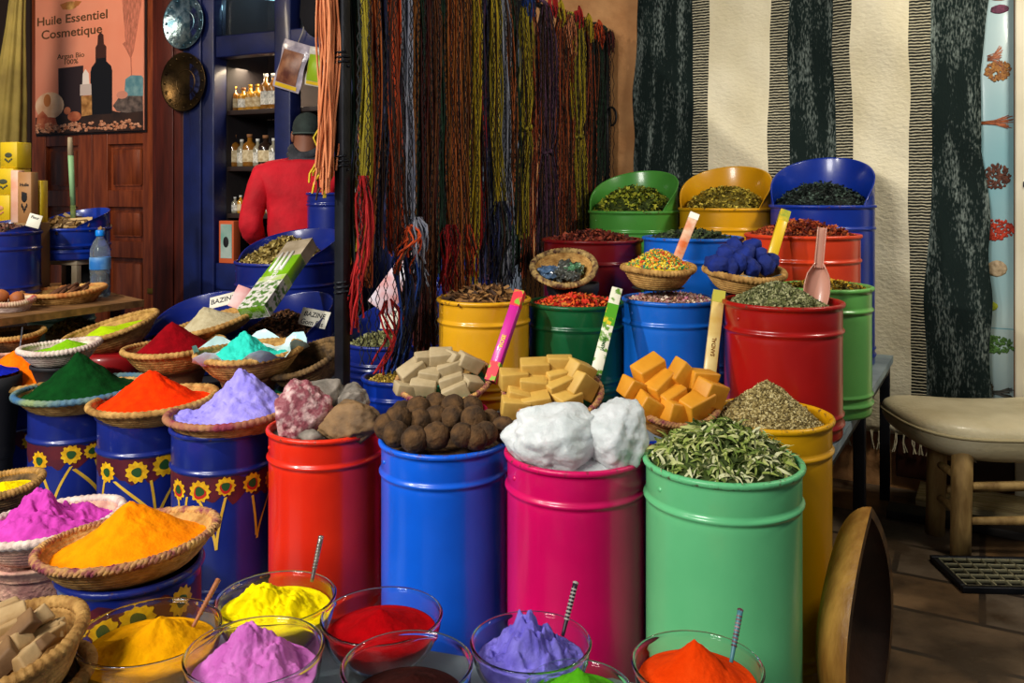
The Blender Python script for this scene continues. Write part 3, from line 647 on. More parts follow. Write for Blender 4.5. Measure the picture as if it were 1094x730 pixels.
pile('dark red petals beside the orange soap basket', c_s3, .082, .03, cols('darkpetal', '#4a1616', '#6b2420', '#2c0d0c'), 250, 'flake', .011, seed=17, name='petal_pile', cat='dried flowers', base=2)
pile('brown bark shavings in the pink tin beside the beige soap', c_s2, .13, .02, cols('bark', '#5a3a1e', '#7a5328', '#3a2412'), 200, 'stick', .02, seed=18, name='bark_pile', cat='bark', base=2, lying=.3)
pile('brown twigs in the pink red tin under the beige soap', c_s1, .11, .02, cols('bark', '#5a3a1e', '#7a5328', '#3a2412'), 200, 'stick', .02, seed=19, name='bark_pile', cat='bark', base=2, lying=.3)

# ---- rocks on the red tin
def rock(label, px, py, D, rx, ry, rz, m, seed, name='rock', cat='rock', rough=.22, facet=.0, rot=0, sub=5, fine=1):
    c = at2(px, py, D)
    def fn(q):
        d = 1+rough*nz(q, 1.4, seed)+rough*.6*nz(q, 3.2, seed+2)+rough*fine*.35*nz(q, 8, seed+4)+rough*fine*.16*nz(q, 19, seed+6)
        for k in range(7):                                       # chipped facets
            n = Vector((nz((k, seed, 1), 3.7), nz((k, seed, 2), 3.7), nz((k, seed, 3), 3.7))).normalized(); dd = q.dot(n)*d
            if dd > .74: d *= 1-(dd-.74)*facet/max(dd, .01)
        return (q.x*rx*d, q.y*ry*d, q.z*rz*d)
    o = MB().ico(sub, fn).build(name, m, None, c, (0, 0, rot)); return tag(o, label, cat)
granite = mat('rock_purple', '#8a4650', .6, 0, '#dab8b4', 45, .7, 60, contrast=(.45, .68)); brownrock = mat('rock_brown', '#8a6a44', .75, 0, '#55402a', 14, .6, 40); greyrock = mat('rock_grey', '#5a544c', .75, 0, '#8f857a', 22, .6, 40)
rock('large purple pink granite chunk on the left of the red tin', 321, 446, 2.42, .085, .08, .095, granite, 3, facet=.9, rot=.3)
rock('broad tan brown rock on the right of the red tin', 378, 451, 2.40, .095, .07, .062, brownrock, 8, facet=.9, rot=.1)
rock('dark grey rock at the back of the red tin', 345, 426, 2.54, .07, .06, .07, greyrock, 12, facet=.8)
rock('grey brown rock at the back right of the red tin', 374, 430, 2.55, .06, .06, .055, greyrock, 17, facet=.8)
rock('small grey stone at the front rim of the red tin', 332, 466, 2.345, .03, .025, .018, greyrock, 21, facet=.6, sub=3)
MBf = MB().lathe([(0, 0), (r_red-.008, 0)], 40).build('rock_rubble', greyrock, None, c_red-up*.02); tag(MBf, 'flat bed of stone grit inside the red tin', 'gravel', None, 'stuff')
# ---- brown balls
ball_m = mat('ghassoul_ball', '#5d4020', .9, 0, '#2f1e0c', 30, .9, 60)
bp = [(448, 450, 0), (466, 466, -.12), (494, 465, -.125), (443, 470, -.13), (423, 464, -.10), (484, 446, .0), (506, 448, -.01), (447, 436, .07), (466, 446, .02), (425, 448, -.02), (519, 463, -.10), (538, 459, -.04), (484, 435, .08), (523, 450, .03), (466, 433, .1), (503, 436, .09), (430, 440, .08), (414, 456, -.03), (508, 468, -.12)]
plc = ['in the upper middle left', 'in the front middle', 'in the front, right of middle', 'in the front left', 'at the left of the front edge', 'in the middle of the heap', 'in the middle right', 'at the top left', 'left of the middle', 'on the left flank', 'on the front right', 'at the right rim', 'at the top middle', 'on the right flank', 'at the very back', 'at the back right', 'at the back left', 'at the left rim', 'low at the right front']
for k, (px, py, dd) in enumerate(bp):
    r = .0335*(1+.08*math.sin(k*2.3)); c = at2(px, py, 2.285+dd)
    o = MB().ico(3, lambda q, k=k, r=r: q*r*(1+.07*nz(q, 3, k)+.05*nz(q, 8, k+3))).build('clay_ball', ball_m, None, c, (k, k*2, 0))
    tag(o, 'rough brown ball %s of the blue tin' % plc[k], 'ball', 'brown balls on the blue tin')
o = MB().lathe([(0, .0), (.13, -.005), (r_blue-.008, -.02)], 40).build('ball_bed', ball_m, None, c_blue-up*.005); tag(o, 'bed of brown clay crumbs under the balls in the blue tin', 'clay', None, 'stuff')
# ---- white crystals
cryst = mat('alum_crystal', '#f4f8f8', .42, 0, '#dfe8e8', 9, .5, 55, sss=.6, trans=.2)
rock('large white crystal boulder on the left of the pink tin', 595, 469, 2.03, .122, .10, .084, cryst, 31, 'crystal', 'crystal', .22, .5, fine=.7)
rock('smaller white crystal boulder on the right of the pink tin', 656, 466, 2.02, .080, .085, .086, cryst, 37, 'crystal', 'crystal', .20, .5, fine=.7)
o = MB().lathe([(0, .03), (.08, .02), (r_pink-.008, -.03)], 40).build('crystal_bed', cryst, None, c_pink-up*.01); tag(o, 'white bed of crystal grit in the pink tin under the boulders', 'crystal grit', None, 'stuff')

# ============================================================ BASKETS
def bask(label, px, py, pw, D, H=.07, tilt=(0, 0), m=straw, rim=braid_straw, **k):
    R = pw*D/F/2-.012; rc = at2(px, py, D); base = rc-lean(*tilt).to_matrix() @ Vector((0, 0, H))
    basket(label, base, R, H, m, rim, tilt, **k); LB[:] = [base, R, H, k.get('rb', .5)]
    return base, R
def pot(label, loc, R, H, m, name='clay_stand', group='stands under the powder baskets'):
    t = thing(name, label, 'stand', loc, (0, 0, 0), group)
    MB().lathe([(0, 0), (R*.8, 0), (R*.84, .004), (R*.72, H*.45), (R*.94, H*.9), (R, H*.93), (R, H), (R*.9, H), (R*.66, H*.45), (0, H*.3)], 40).build('body', m, t)
    MB().lathe([(R*.76, H*.5), (R*.80, H*.53), (R*.78, H*.57)], 40).build('ridge', m, t)
    return t
clay = mat('clay', '#9a6440', .8, 0, '#6e4329', 8, .3, 50); tinred = mat('lid_red', '#a01318', .4, coat=.3)
# sunflower row
pw = [powder('lavender', '#8a7fe0', '#a79cf0'), powder('red_orange', '#ff3a00', '#f02e00'), powder('bottle_green', '#073f14', '#05320f'), powder('orange', '#ff7b08', '#f56c00')]
rowb = [(246, 440, 137, 2.63, straw, braid_mix, 'straw basket with multicoloured braid holding lavender powder', 'cone of lavender powder in the basket nearest the red tin', .145, 1.3),
        (164, 428, 134, 2.81, straw, straw, 'pale straw basket holding red orange powder on a sunflower tin', 'cone of red orange powder on a sunflower tin', .118, 1.15),
        (88, 416, 136, 3.0, straw, braid_teal, 'straw basket with green and blue striped edge holding dark green powder', 'cone of dark bottle green powder on a sunflower tin', .15, 1.35),
        (20, 405, 128, 3.217, straw_pink, straw, 'straw basket holding a broad orange powder heap at the left edge', 'broad orange powder heap at the left edge behind the green cone', .125, 1.1)]
for k, (px, py, w_, D, m, rim, lb, lp, h, sh) in enumerate(rowb):
    b, R = bask(lb, px, py, w_, D, .06, (-.05, .0), m, rim, rb=.62)
    heap(lp, b, (-.05, .0), R*.96, .054, h, pw[k], seed=k+1, sharp=sh, lump=.10 if k else .25, off=(-.01 if k else .04, 0))
# front left
b, R = bask('wide woven basket with maroon braided edge heaped with orange turmeric', 137, 577, 190, 1.80, .064, (-.09, .04), straw, braid_maroon, rb=.56, braid=.0095, style='braid')
heap('orange turmeric heap in the wide maroon edged basket', b, (-.09, .04), R*.955, .052, .098, powder('turmeric', '#ff9300', '#f38300'), seed=12, lump=.10, off=(0, .02))
b, R = bask('pink and white coiled basket of magenta powder at the left edge', 53, 557, 152, 2.2, .075, (-.08, .03), straw_pink, straw_white, rb=.6)
heap('lumpy magenta purple powder heap at the left edge', b, (-.08, .03), R*.95, .062, .09, powder('magenta', '#c944ae', '#ab3592'), seed=14, lump=.5, off=(-.02, 0))
pot('striped straw stand under the magenta powder basket', at(42, 2.2, .355), .14, b.z-.355+.002, straw_pink)
b, R = bask('small straw basket of bright yellow powder at the left edge', 5, 517, 80, 2.5, .07, (-.05, -.05), straw_dark, braid_straw)
heap('flat bright yellow powder in the small basket at the left edge', b, (-.05, -.05), R*.9, .05, .03, powder('lemon', '#f7dc00', '#eccc00'), seed=15)
pot('navy stand under the small yellow powder basket', at(5, 2.5, ZP), .12, zz(517, 2.5)-.072-ZP, P_navy)
# second row on the left
b, R = bask('straw basket of dark red powder on a clay stand', 186, 371, 108, 3.15, .08, (-.06, -.02), straw, straw, rb=.55)
heap('sharp cone of dark crimson powder', b, (-.06, -.02), R*.95, .066, .115, powder('crimson', '#8e0310', '#78020c'), seed=16, sharp=1.1, lump=.06)
pot('clay stand under the dark red powder basket', at(192, 3.17, .58), .10, b.z-.58+.004, clay)
b, R = bask('straw basket lined with plastic holding turquoise powder', 266, 376, 116, 2.98, .08, (-.05, -.03), straw, straw, rb=.55)
heap('turquoise powder heap on a plastic sheet', b, (-.05, -.03), R*.72, .066, .095, powder('turquoise', '#35d6c0', '#2cc4b0'), seed=17, lump=.2, off=(-.02, 0))
plast = mat('plastic_film', '#a9d8dc', .2, 0, '#d8f0f0', 10, .4, 30)
n = 40; vs = []; fs = []
for j, rr in enumerate((.6, .8, .97, 1.08)):
    for i in range(n):
        a = 2*PI*i/n; q = rr*R*(1+(.09*math.sin(5*a)+.06*math.sin(11*a+1))*(j/3)); vs.append((q*math.cos(a), q*math.sin(a), .062+.006*j+(.022*math.sin(7*a+j)+.02 if j == 3 else .005*math.sin(9*a))))
for j in range(3):
    for i in range(n): fs.append((j*n+i, (j+1)*n+i, (j+1)*n+(i+1) % n, j*n+(i+1) % n))
tag(MB().add(vs, fs).build('plastic_sheet', plast, None, b, lean(-.05, -.03)), 'crumpled clear plastic sheet lining the turquoise powder basket', 'plastic sheet')
pot('clay stand under the turquoise powder basket', at(266, 2.98, .58), .105, b.z-.58+.004, clay)
b, R = bask('dark empty tilted basket by the black post', 325, 384, 88, 3.02, .09, (-.34, -.22), straw_dark, straw_dark, rb=.5)
heap('thin black layer at the bottom of the dark tilted basket', b, (-.34, -.22), R*.78, .035, .012, mat('near_black', '#17140f', .9), seed=18)  # thin black layer over the bottom of the basket
pot('dark stand under the tilted empty basket', at(322, 3.0, .58), .09, max(.04, b.z-.58-.012), mat('green_plate', '#0d5a38', .4))
b, R = bask('straw tray of pale beige benzoin powder with a name card', 228, 344, 100, 3.42, .05, (-.26, -.10), straw, straw, rb=.5)
heap('pale beige benzoin powder in the straw tray', b, (-.26, -.10), R*.86, .04, .085, powder('beige_powder', '#c4b896', '#b0a280'), seed=19, lump=.08, off=(-.02, 0)); bz = b
b, R = bask('large tilted straw basket of lime powder', 119, 350, 100, 3.60, .09, (-.24, -.14), straw, straw, rb=.45)
heap('lime yellow powder in the large tilted basket', b, (-.24, -.14), R*.84, .066, .045, powder('lime', '#b5d40c', '#a6c60a'), seed=20, lump=.1, off=(-.03, -.02))
t = thing('red_lid', 'glossy dark red lid under the tilted lime basket', 'lid', at(122, 3.58, zz(402, 3.58)), (0, 0, 0)); hR = b.z-zz(402, 3.58)-.002
MB().lathe([(0, 0), (.14, 0), (.15, .008), (.145, max(.03, hR*.8)), (.13, max(.034, hR)), (0, max(.034, hR))], 40).build('shell', tinred, t)
MB().lathe([(.149, .012), (.155, .016), (.149, .02)], 40).build('lip', tinred, t)
zlid = zz(402, 3.58)
pot('dark box stand under the red lid', at(122, 3.58, .58), .12, zlid-.58, mat('dark_stand', '#1b1b20', .7))
b, R = bask('small white and pink basket of grass green powder', 64, 371, 84, 3.17, .06, (-.06, -.02), straw_white, straw_white, rb=.55)
heap('grass green powder in the small white basket', b, (-.06, -.02), R*.9, .046, .045, powder('grass_green', '#86c010', '#78b00c'), seed=21, off=(.03, 0))
pot('dark stand under the small white basket of green powder', at(64, 3.17, .58), .10, b.z-.58, mat('dark_stand', '', .7))
b, R = bask('brown shallow basket with a needle at the left edge', 12, 357, 68, 3.5, .06, (-.02, -.04), straw_dark, straw, rb=.6)
heap('dark crumbs in the brown shallow basket at the left edge', b, (-.02, -.04), R*.85, .02, .01, mat('near_black', ''), seed=22)
pot('tan and red stand under the brown shallow basket', at(12, 3.5, .58), .10, b.z-.58, straw_pink)
tag(MB().tube([at2(20, 384, 3.3), at2(24, 350, 3.42)], .003, 6).build('long_needle', mat('needle', '#8f95a8', .3, .8)), 'thin grey needle standing by the left edge', 'needle')
pile('dry yellow herb heap behind the green powder', at2(80, 351, 3.9), .12, .06, cols('dryherb', '#8a7a30', '#6a5a22', '#a8984a', '#4a3f18'), 500, 'flake', .012, seed=23, base=1)
pot('dark stand under the dry yellow herb heap', at(80, 3.9, 0), .11, zz(351, 3.9)-.045, mat('dark_stand', ''))
heap('blue pigment corner at the left edge', at(-14, 3.05, zz(398, 3.05)), (0, 0), .10, 0, .05, powder('ultramarine', '#1424c0', '#101c9c'), seed=24)
pot('dark bowl under the blue pigment at the left edge', at(-14, 3.05, ZP), .11, zz(398, 3.05)-ZP-.01, mat('dark_stand', ''))
# name card by the orange heap
def card(label, c, w_, h, rot, lines, size, m=None, name='name_card', frac=None):
    t = thing(name, label, 'card', c, rot)
    MB().bbox(-w_/2, w_/2, -.0015, .0015, 0, h, .001, seg=1).build('card_board', m or mat('card_cream', '#e3dfd0', .7, 0, '#cfc9b6', 12), t)
    for i, l in enumerate(lines): text(l, size, mat('ink', '#1c1a1c', .6), t, T(0, -.0018, h-(i+1)*size*1.15) @ E(PI/2, 0, 0))
    return t
card('white and orange strip card between the orange and green powders', at2(57, 394, 3.12), .04, .085, (0, .75, 0), [], .02, mat('strip_card', '#f0e2d0', .7, 0, '#d98a40', 14), 'strip_card')

# ---- blue hooded tins behind, left of the net
ZL = .58
pot('dark floor stand under the tall navy tin', at(352, 4.45, 0), .12, .62, mat('dark_stand', ''))
_, c1, R1 = tin('navy hooded tin behind the beige benzoin tray', 208, 100, 357, 3.76, ZL, P_navy, .17, name='spice_tin', group='navy hooded tins left of the net')
pile('dark spice under the beige benzoin tray in a navy hooded tin', c1, R1-.01, .03, cols('clove', '#4a2c16', '#6b4324', '#2c190c'), 250, 'grain', .010, seed=31, base=2)
_, c2, R2 = tin('navy hooded tin of brown cloves with a name card', 305, 100, 358, 3.66, ZL, P_navy, .17, name='spice_tin', group='navy hooded tins left of the net')
pile('brown clove heap in the navy hooded tin', c2+up*.005, R2-.01, .115, cols('clove', '#4a2c16', '#6b4324', '#2c190c', '#8a5c34'), 1100, 'grain', .011, seed=32, base=2, p=1.4, name='clove_pile', cat='cloves')
_, c3, R3 = tin('navy hooded tin of straw coloured herbs by the man in red', 308, 108, 278, 4.12, .58, P_navy, .15, name='spice_tin', group='navy hooded tins left of the net')
pile('straw coloured dried herbs heaped in front of the man', c3-up*.01, R3-.01, .14, cols('tilia', '#a8904a', '#c8b470', '#6f5c28', '#8a7838'), 1200, 'flake', .013, seed=33, base=2, p=1.3, name='herb_pile')
_, c4, R4 = tin('tall navy tin with ribbed top right of the man', 348, 40, 206, 4.05, .62, P_navy, 0, name='spice_tin', loc=at(352, 4.45, .62), R=.112, ztop=zz(206, 4.45))
_, c5, R5 = tin('navy tin of green grey herbs behind the red yarn ends', 412, 84, 364, 3.5, ZL, P_navy, .15, name='spice_tin', group='navy hooded tins behind the net')
pile('green grey herbs behind the red yarn ends', c5, R5-.01, .055, cols('thyme', '#7a7848', '#98986a', '#56562e'), 700, 'flake', .009, seed=34, base=2)
_, c6, R6 = tin('navy tin of yellow herbs behind the copper yarn', 480, 120, 272, 4.25, .62, P_navy, .15, name='spice_tin', group='navy hooded tins behind the net')
pile('yellow herbs seen between the hanging yarn', c6, R6-.01, .085, cols('dryherb', '#8a7a30', '#6a5a22', '#a8984a'), 600, 'flake', .013, seed=35, base=1)
table('dark table carrying the navy tins behind the net', [(-2.70, 3.24), (-1.90, 3.24), (-1.90, 3.95), (-2.70, 3.95)], .62, .03, [(-2.66, 3.28), (-1.94, 3.28), (-1.94, 3.91), (-2.66, 3.91)], mat('dark_board', ''))
card('white name card with two lines of black writing in the clove tin', at2(332, 349, 3.57), .135, .075, (-.5, .12, -.35), ['BAZINE', 'Gom Fils'], .03)
card('white name card lettered in black on the beige powder', at2(238, 327, 3.58), .12, .055, (-.6, -.25, -.1), ['BAZINE'], .032)
card('white name card behind the red yarn ends', at2(418, 352, 3.45), .10, .09, (-.2, 0, -.3), ['TART'], .032)
card('pale printed carton leaning behind the net by the post', at2(404, 330, 3.25), .10, .30, (-.1, .62, -.2), [], .03, mat('carton_red', '#d8d8e4', .5, 0, '#c4503a', 9), 'leaning_carton')
card('small white card high behind the copper yarn', at2(506, 250, 4.1), .10, .10, (-.2, 0, -.2), [], .02, None, 'small_card')

# ---- green incense carton lying up against the navy tin
green_card = mat('carton_green', '#8fc61c', .4, 0, '#6fb012', 3, coat=.3); carton_flower = mat('carton_flowers', '#d8d4cc', .5, 0, '#4f7a2c', 38, contrast=(.48, .56))
def stick_box(label, p0, p1, w_, d, body, bands, name='incense_box', face=None, words=None):
    """A long carton from point p0 (foot) to p1 (top); face: unit vector its front looks along."""
    p0, p1 = Vector(p0), Vector(p1); ax = (p1-p0); Ln = ax.length; ax.normalize(); f = Vector(face or (-.2, -1, .3)); f = (f-ax*f.dot(ax)).normalized(); x = ax.cross(f)*-1; x.normalize()
    x = f.cross(ax)*-1
    t = thing(name, label, 'incense box', p0)
    t.rotation_euler = Matrix((x, -f, ax)).transposed().to_euler()
    MB().bbox(-w_/2, w_/2, -d/2, d/2, 0, Ln, .0015, seg=1).build('carton', body, t)
    for i, (a, b_, m) in enumerate(bands):
        MB().box(-w_/2-.0006, w_/2+.0006, -d/2-.0006, d/2+.0006, a*Ln, b_*Ln).build('printed_band', m, t)
    for (s_, sz, q, m) in (words or []):
        text(s_, sz, m, t, T(sz*.35, -d/2-.0012, q*Ln) @ E(PI/2, 0, 0) @ E(0, 0, PI/2))
    return t
ink_w = mat('ink_white', '#f2efe6', .6); ink = mat('ink', '')
g = stick_box('big lime green incense carton with white flowers lying against the navy tin', at2(271, 334, 3.33), at2(323, 262, 3.72), .125, .055, green_card, [(0, .36, carton_flower), (.36, .44, mat('carton_mix', '#a8c840', .5, 0, '#cfd0c0', 25)), (.74, 1.0, mat('carton_top', '#b8a890', .5, 0, '#8a7a60', 12))], 'incense_carton', (-.35, -.75, .55), [('INCENSE', .03, .47, ink_w)])
for k in range(3): MB().tube([(-.035+k*.026, -.029, .24), (-.035+k*.026, -.029, .37)], .007, 8).build('incense_tube', ink_w, g)
card('red and white paper flap beside the green incense carton', at2(250, 329, 3.40), .055, .095, (-.5, .35, 0), [], .02, mat('flap', '#e8dcd8', .6, 0, '#d4383a', 6), 'paper_flap')

# ============================================================ SOAP
soap = [mat('soap_beige', '#b9a682', .6, 0, '#9d8a66', 14, .15, 40), mat('soap_tan', '#cda650', .55, 0, '#b98f3c', 14, .15, 40), mat('soap_orange', '#e09a28', .5, 0, '#cc8418', 14, .15, 40)]
teal_cloth = mat('teal_cloth', '#1d8a6c', .8, 0, '#157056', 12, .4, 40)
def soaps(col, mi, grp, D0, lst, size, kk=.0018, y0=420):
    rng = random.Random(mi+40)
    for (px, py, place, rz, rx, sc) in lst:
        D = D0+(y0-py)*kk
        o = MB().bbox(-size/2*sc, size/2*sc, -size*.36, size*.36, -size*(.28, .36, .37)[mi]*sc, size*(.28, .36, .37)[mi]*sc, .005, jit=.004).build('soap_bar', soap[mi], None, at2(px, py, D), (rng.uniform(-.1, .15)+.2, rx, rz))
        tag(o, '%s soap block %s' % (col, place), 'soap', grp)
def soap_basket(label, px, py, pw_, D, tilt, cloth_label):
    b, R = bask(label, px, py, pw_, D, .075, tilt, straw, braid_maroon, rb=.5, style='braid', braid=.009)
    rot = lean(*tilt); lift = rot.to_matrix() @ Vector((0, 0, .02))
    n = 36; vs = [(0, 0, .004)]; 
    for i in range(n): a = 2*PI*i/n; vs.append((R*.66*math.cos(a), R*.66*math.sin(a), .004+.004*math.sin(4*a)))
    for i in range(n): a = 2*PI*i/n; vs.append((R*.88*math.cos(a), R*.88*math.sin(a), .045+.006*math.sin(5*a)))
    fs = [(0, 1+i, 1+(i+1) % n) for i in range(n)]+[(1+i, 1+n+i, 1+n+(i+1) % n, 1+(i+1) % n) for i in range(n)]
    tag(MB().add(vs, fs).build('cloth_liner', teal_cloth, None, b+lift, rot), cloth_label, 'cloth')
soap_basket('maroon edged basket of beige soap tilted over the brown balls', 474, 406, 108, 2.70, (-.05, -.30), 'teal cloth lining the beige soap basket')
soaps('beige', 0, 'beige soap blocks', 2.66, [
    (454, 384, 'at the top left behind', .3, .0, .9), (471, 381.5, 'at the very top', .05, .0, 1.05), (501, 387, 'leaning at the top right', .5, .5, 1.05), (488, 383, 'half hidden behind the top', .8, .3, .9),
    (440, 397, 'large and leaning at the left', .5, -.5, 1.15), (459, 401, 'pale, in the middle of the pile', -.12, .08, .9), (481, 394, 'right of the middle, tilted up', .1, -.25, 1.05), (483, 407, 'low right, tilted up', .1, -.3, 1.05),
    (453, 413, 'low in front', -.03, .05, 1.05), (486, 418, 'lowest at the right front', .1, -.35, 1.1), (433, 416, 'low at the left rim', .4, .2, .85), (504, 409, 'in shade at the right rim', .6, .2, .85)], .075, y0=405)
soap_basket('maroon edged basket of tan soap between the other two soap baskets', 590, 419, 112, 2.52, (-.02, -.34), 'teal cloth lining the tan soap basket')
soaps('tan', 1, 'tan soap blocks', 2.48, [
    (571, 395, 'topmost left', .08, 0, 1.1), (598, 390, 'topmost right', .05, 0, 1.0), (548, 406, 'at the left edge of the pile', .2, .03, 1.05), (570, 413, 'in the middle below the topmost left', .02, .03, 1.05),
    (597, 403, 'in the middle, flat', .3, -.15, 1.0), (597, 414, 'in the middle, tilted', .4, -.35, 1.05), (619, 398, 'at the upper right', .7, .4, 1.1), (622, 412, 'leaning at the right', .8, .5, 1.2),
    (551, 436, 'low at the left front', .2, .1, 1.1), (573, 433, 'low in the front middle', .0, -.2, 1.15), (605, 429, 'low at the right front', .6, -.2, 1.0), (553, 424, 'between the left ones', .1, .2, .85)], .075, y0=415)
soap_basket('maroon edged basket of orange soap behind the crystals', 718, 428, 106, 2.29, (.04, -.34), 'teal cloth lining the orange soap basket')
soaps('orange', 2, 'orange soap blocks', 2.25, [
    (694, 397, 'at the top left, tilted up', .35, -.45, 1.1), (730, 404, 'large, standing on edge at the top', .6, .75, 1.2), (677, 416, 'at the left edge', .5, .4, .95), (707, 414, 'in the middle, tilted', .5, -.55, 1.1),
    (759, 420, 'at the right edge', .7, .35, 1.15), (718, 425, 'in shade at the centre', .5, -.4, .95), (744, 434, 'large at the low right', .6, -.3, 1.2), (722, 441, 'at the front bottom', .5, .3, 1.0),
    (694, 437, 'low at the left front', .4, .5, 1.15), (749, 406, 'half hidden at the back right', .3, .2, 1.0)], .072, y0=420)

# ---- incense boxes leaning between the tins
pinkc = mat('carton_pink', '#d4259a', .4, 0, '#b81c86', 4, coat=.3); redmix = mat('carton_redmix', '#e02438', .4, 0, '#7fae1c', 45, contrast=(.52, .58)); whitefl = mat('carton_whitefl', '#e4e2cc', .5, 0, '#5f8f2c', 40, contrast=(.52, .6)); greenw = mat('carton_dkgreen', '#4f9a1f', .4, 0, '#d8c02c', 35, contrast=(.52, .6))
creamc = mat('carton_cream', '#e6cf8a', .45, 0, '#d0a850', 12, coat=.2); yellowc = mat('carton_yellow', '#e8c020', .4, coat=.2); orangec = mat('carton_orange', '#d86a30', .45, 0, '#e8c8a8', 20)
stick_box('pink incense box leaning on the ochre yellow tin', at2(524, 408, 2.66), at2(556, 312, 2.80), .032, .032, pinkc, [(0, .2, redmix), (.82, 1, redmix)], face=(-.3, -1, .2), words=[('ROSE', .018, .42, mat('ink_yellow', '#f0d820', .5))])
stick_box('white and green flowered incense box leaning on the dark green tin', at2(636, 402, 2.68), at2(659, 310, 2.86), .036, .036, whitefl, [(.55, .8, greenw)], face=(-.1, -1, .2), words=[('JASMIN', .015, .33, mat('ink_green', '#1f5a1c', .5))])
stick_box('cream incense box leaning on the middle blue tin', at2(757, 408, 2.50), at2(768, 313, 2.66), .036, .034, creamc, [(.86, 1.0, mat('carton_olive', '#b8b040', .5))], face=(-.15, -1, .2), words=[('SANDAL', .016, .35, mat('ink_brown', '#8a5a20', .5))])
stick_box('orange and white incense stick box standing behind the sprinkle basket', at2(722, 280, 3.10), at2(742, 229, 3.16), .034, .03, orangec, [(.88, 1, mat('ink_white', ''))], face=(-.1, -1, .2))
stick_box('yellow incense box standing behind the indigo basket', at2(822, 283, 2.98), at2(839, 226, 3.04), .034, .032, yellowc, [(.8, 1.0, mat('carton_olive2', '#8aa030', .5, 0, '#e8c020', 40))], face=(-.15, -1, .2))

# ---- baskets on the middle tier
b, R = bask('dark edged basket of stones in blue plastic on the red flowers', 602, 286, 74, 3.2, .05, (-.05, -.55), straw, mat('braid_dark', '#4a2a1c', .8, 0, '#c0a060', 45), rb=.5)
rot = lean(-.05, -.55)
for k, (x, y, r, m, lb) in enumerate([(-.05, -.01, .034, 'film_blue', 'bluish plastic wrapped lump at the left of the dark edged basket'), (-.01, -.02, .03, 'film_grey', 'grey wrapped lump in the middle of the dark edged basket'), (.035, .0, .033, 'film_green', 'greenish plastic wrapped lump at the right of the dark edged basket'), (.01, .03, .028, 'film_grey', 'grey wrapped lump at the back of the dark edged basket'), (.03, -.04, .025, 'film_grey', 'small grey wrapped lump at the front of the dark edged basket')]):
    mm = mat(m, {'film_blue': '#5c7fa8', 'film_grey': '#4a4c44', 'film_green': '#4f8a5c'}[m], .2, 0, '#2a2c2c', 25, .6, 40, coat=.5)
    o = MB().ico(3, lambda q, k=k, r=r: (q.x*r*(1.2+.8*nz(q, 2.6, k)), q.y*r*(1+.8*nz(q, 2.9, k)), q.z*r*(.7+.7*nz(q, 3.3, k+1))), smooth=False).build('wrapped_lump', mm, None, b+rot.to_matrix() @ Vector((x, y, .036)), rot); tag(o, lb, 'wrapped lump', 'wrapped lumps in the dark edged basket')
pot('dark stand holding the basket of wrapped stones', at(612, 3.28, ZT), .10, b.z-ZT-.02, mat('dark_stand', ''))
b, R = bask('straw basket of multicoloured sprinkles', 703, 287, 82, 2.95, .065, (0, -.06), straw, straw, rb=.55)
spr = cols('sprinkle', '#e0c020', '#d84020', '#3f8a3c', '#e08a28', '#e8d860', '#2a7a5c')
pile('heap of yellow red and green sprinkles in the straw basket', b+up*.062, R*.93, .065, spr, 1500, 'grain', .007, 'sprinkle_pile', 'sprinkles', 1.5, 0, 41, depth=.012)
pot('dark stand under the sprinkle basket', at(703, 3.0-.05, zz(318, 2.96)+.03), .09, b.z-zz(318, 2.96)-.03, mat('dark_stand', ''))
b, R = bask('straw basket of indigo lumps', 795, 291, 90, 2.78, .06, (.03, -.12), straw, straw, rb=.55)
liner = mat('liner_blue', '#9fc4dc', .4, 0, '#6fa0c8', 10)
MBl = MB().lathe([(R*.55, .012), (R*.8, .03), (R*.95, .062), (R*.97, .07)], 40, fn=lambda a, j, r, z: (r, z+.004*math.sin(6*a)*j/3)).build('plastic_liner', liner, None, b, lean(.03, -.12)); tag(MBl, 'pale blue plastic liner in the indigo basket', 'plastic liner')
indigo = mat('indigo', '#0c2a86', .8, 0, '#081c62', 18, .5, 50)
il = [(770, 284, -.05, .034), (785, 285, -.07, .032), (802, 285, -.06, .034), (818, 283, -.03, .03), (762, 281, 0, .028), (777, 274, .0, .034), (795, 273, -.02, .036), (811, 275, .0, .032), (785, 265, .04, .032), (803, 264, .03, .033), (790, 280, -.08, .026), (824, 279, .02, .026)]
ip = ['at the left front', 'in the front middle left', 'in the front middle right', 'at the right front', 'at the left rim', 'upper left', 'in the centre', 'upper right', 'on top, left', 'on top, right', 'small, in front', 'at the right rim']
for k, (px, py, dd, r) in enumerate(il):
    o = MB().ico(3, lambda q, k=k, r=r: (q.x*r*(1.15+.35*nz(q, 1.7, k)), q.y*r*(1+.35*nz(q, 1.9, k+2)), q.z*r*(.8+.35*nz(q, 2.1, k+4)))).build('indigo_lump', indigo, None, at2(px, py, 2.78+dd), (k, k*1.7, k*.6)); tag(o, 'deep blue indigo lump %s of its basket' % ip[k], 'indigo', 'indigo lumps')
pot('dark stand under the indigo basket', at(795, 2.84, ZT), .07, max(.1, b.z-ZT-.01), mat('dark_stand', ''))
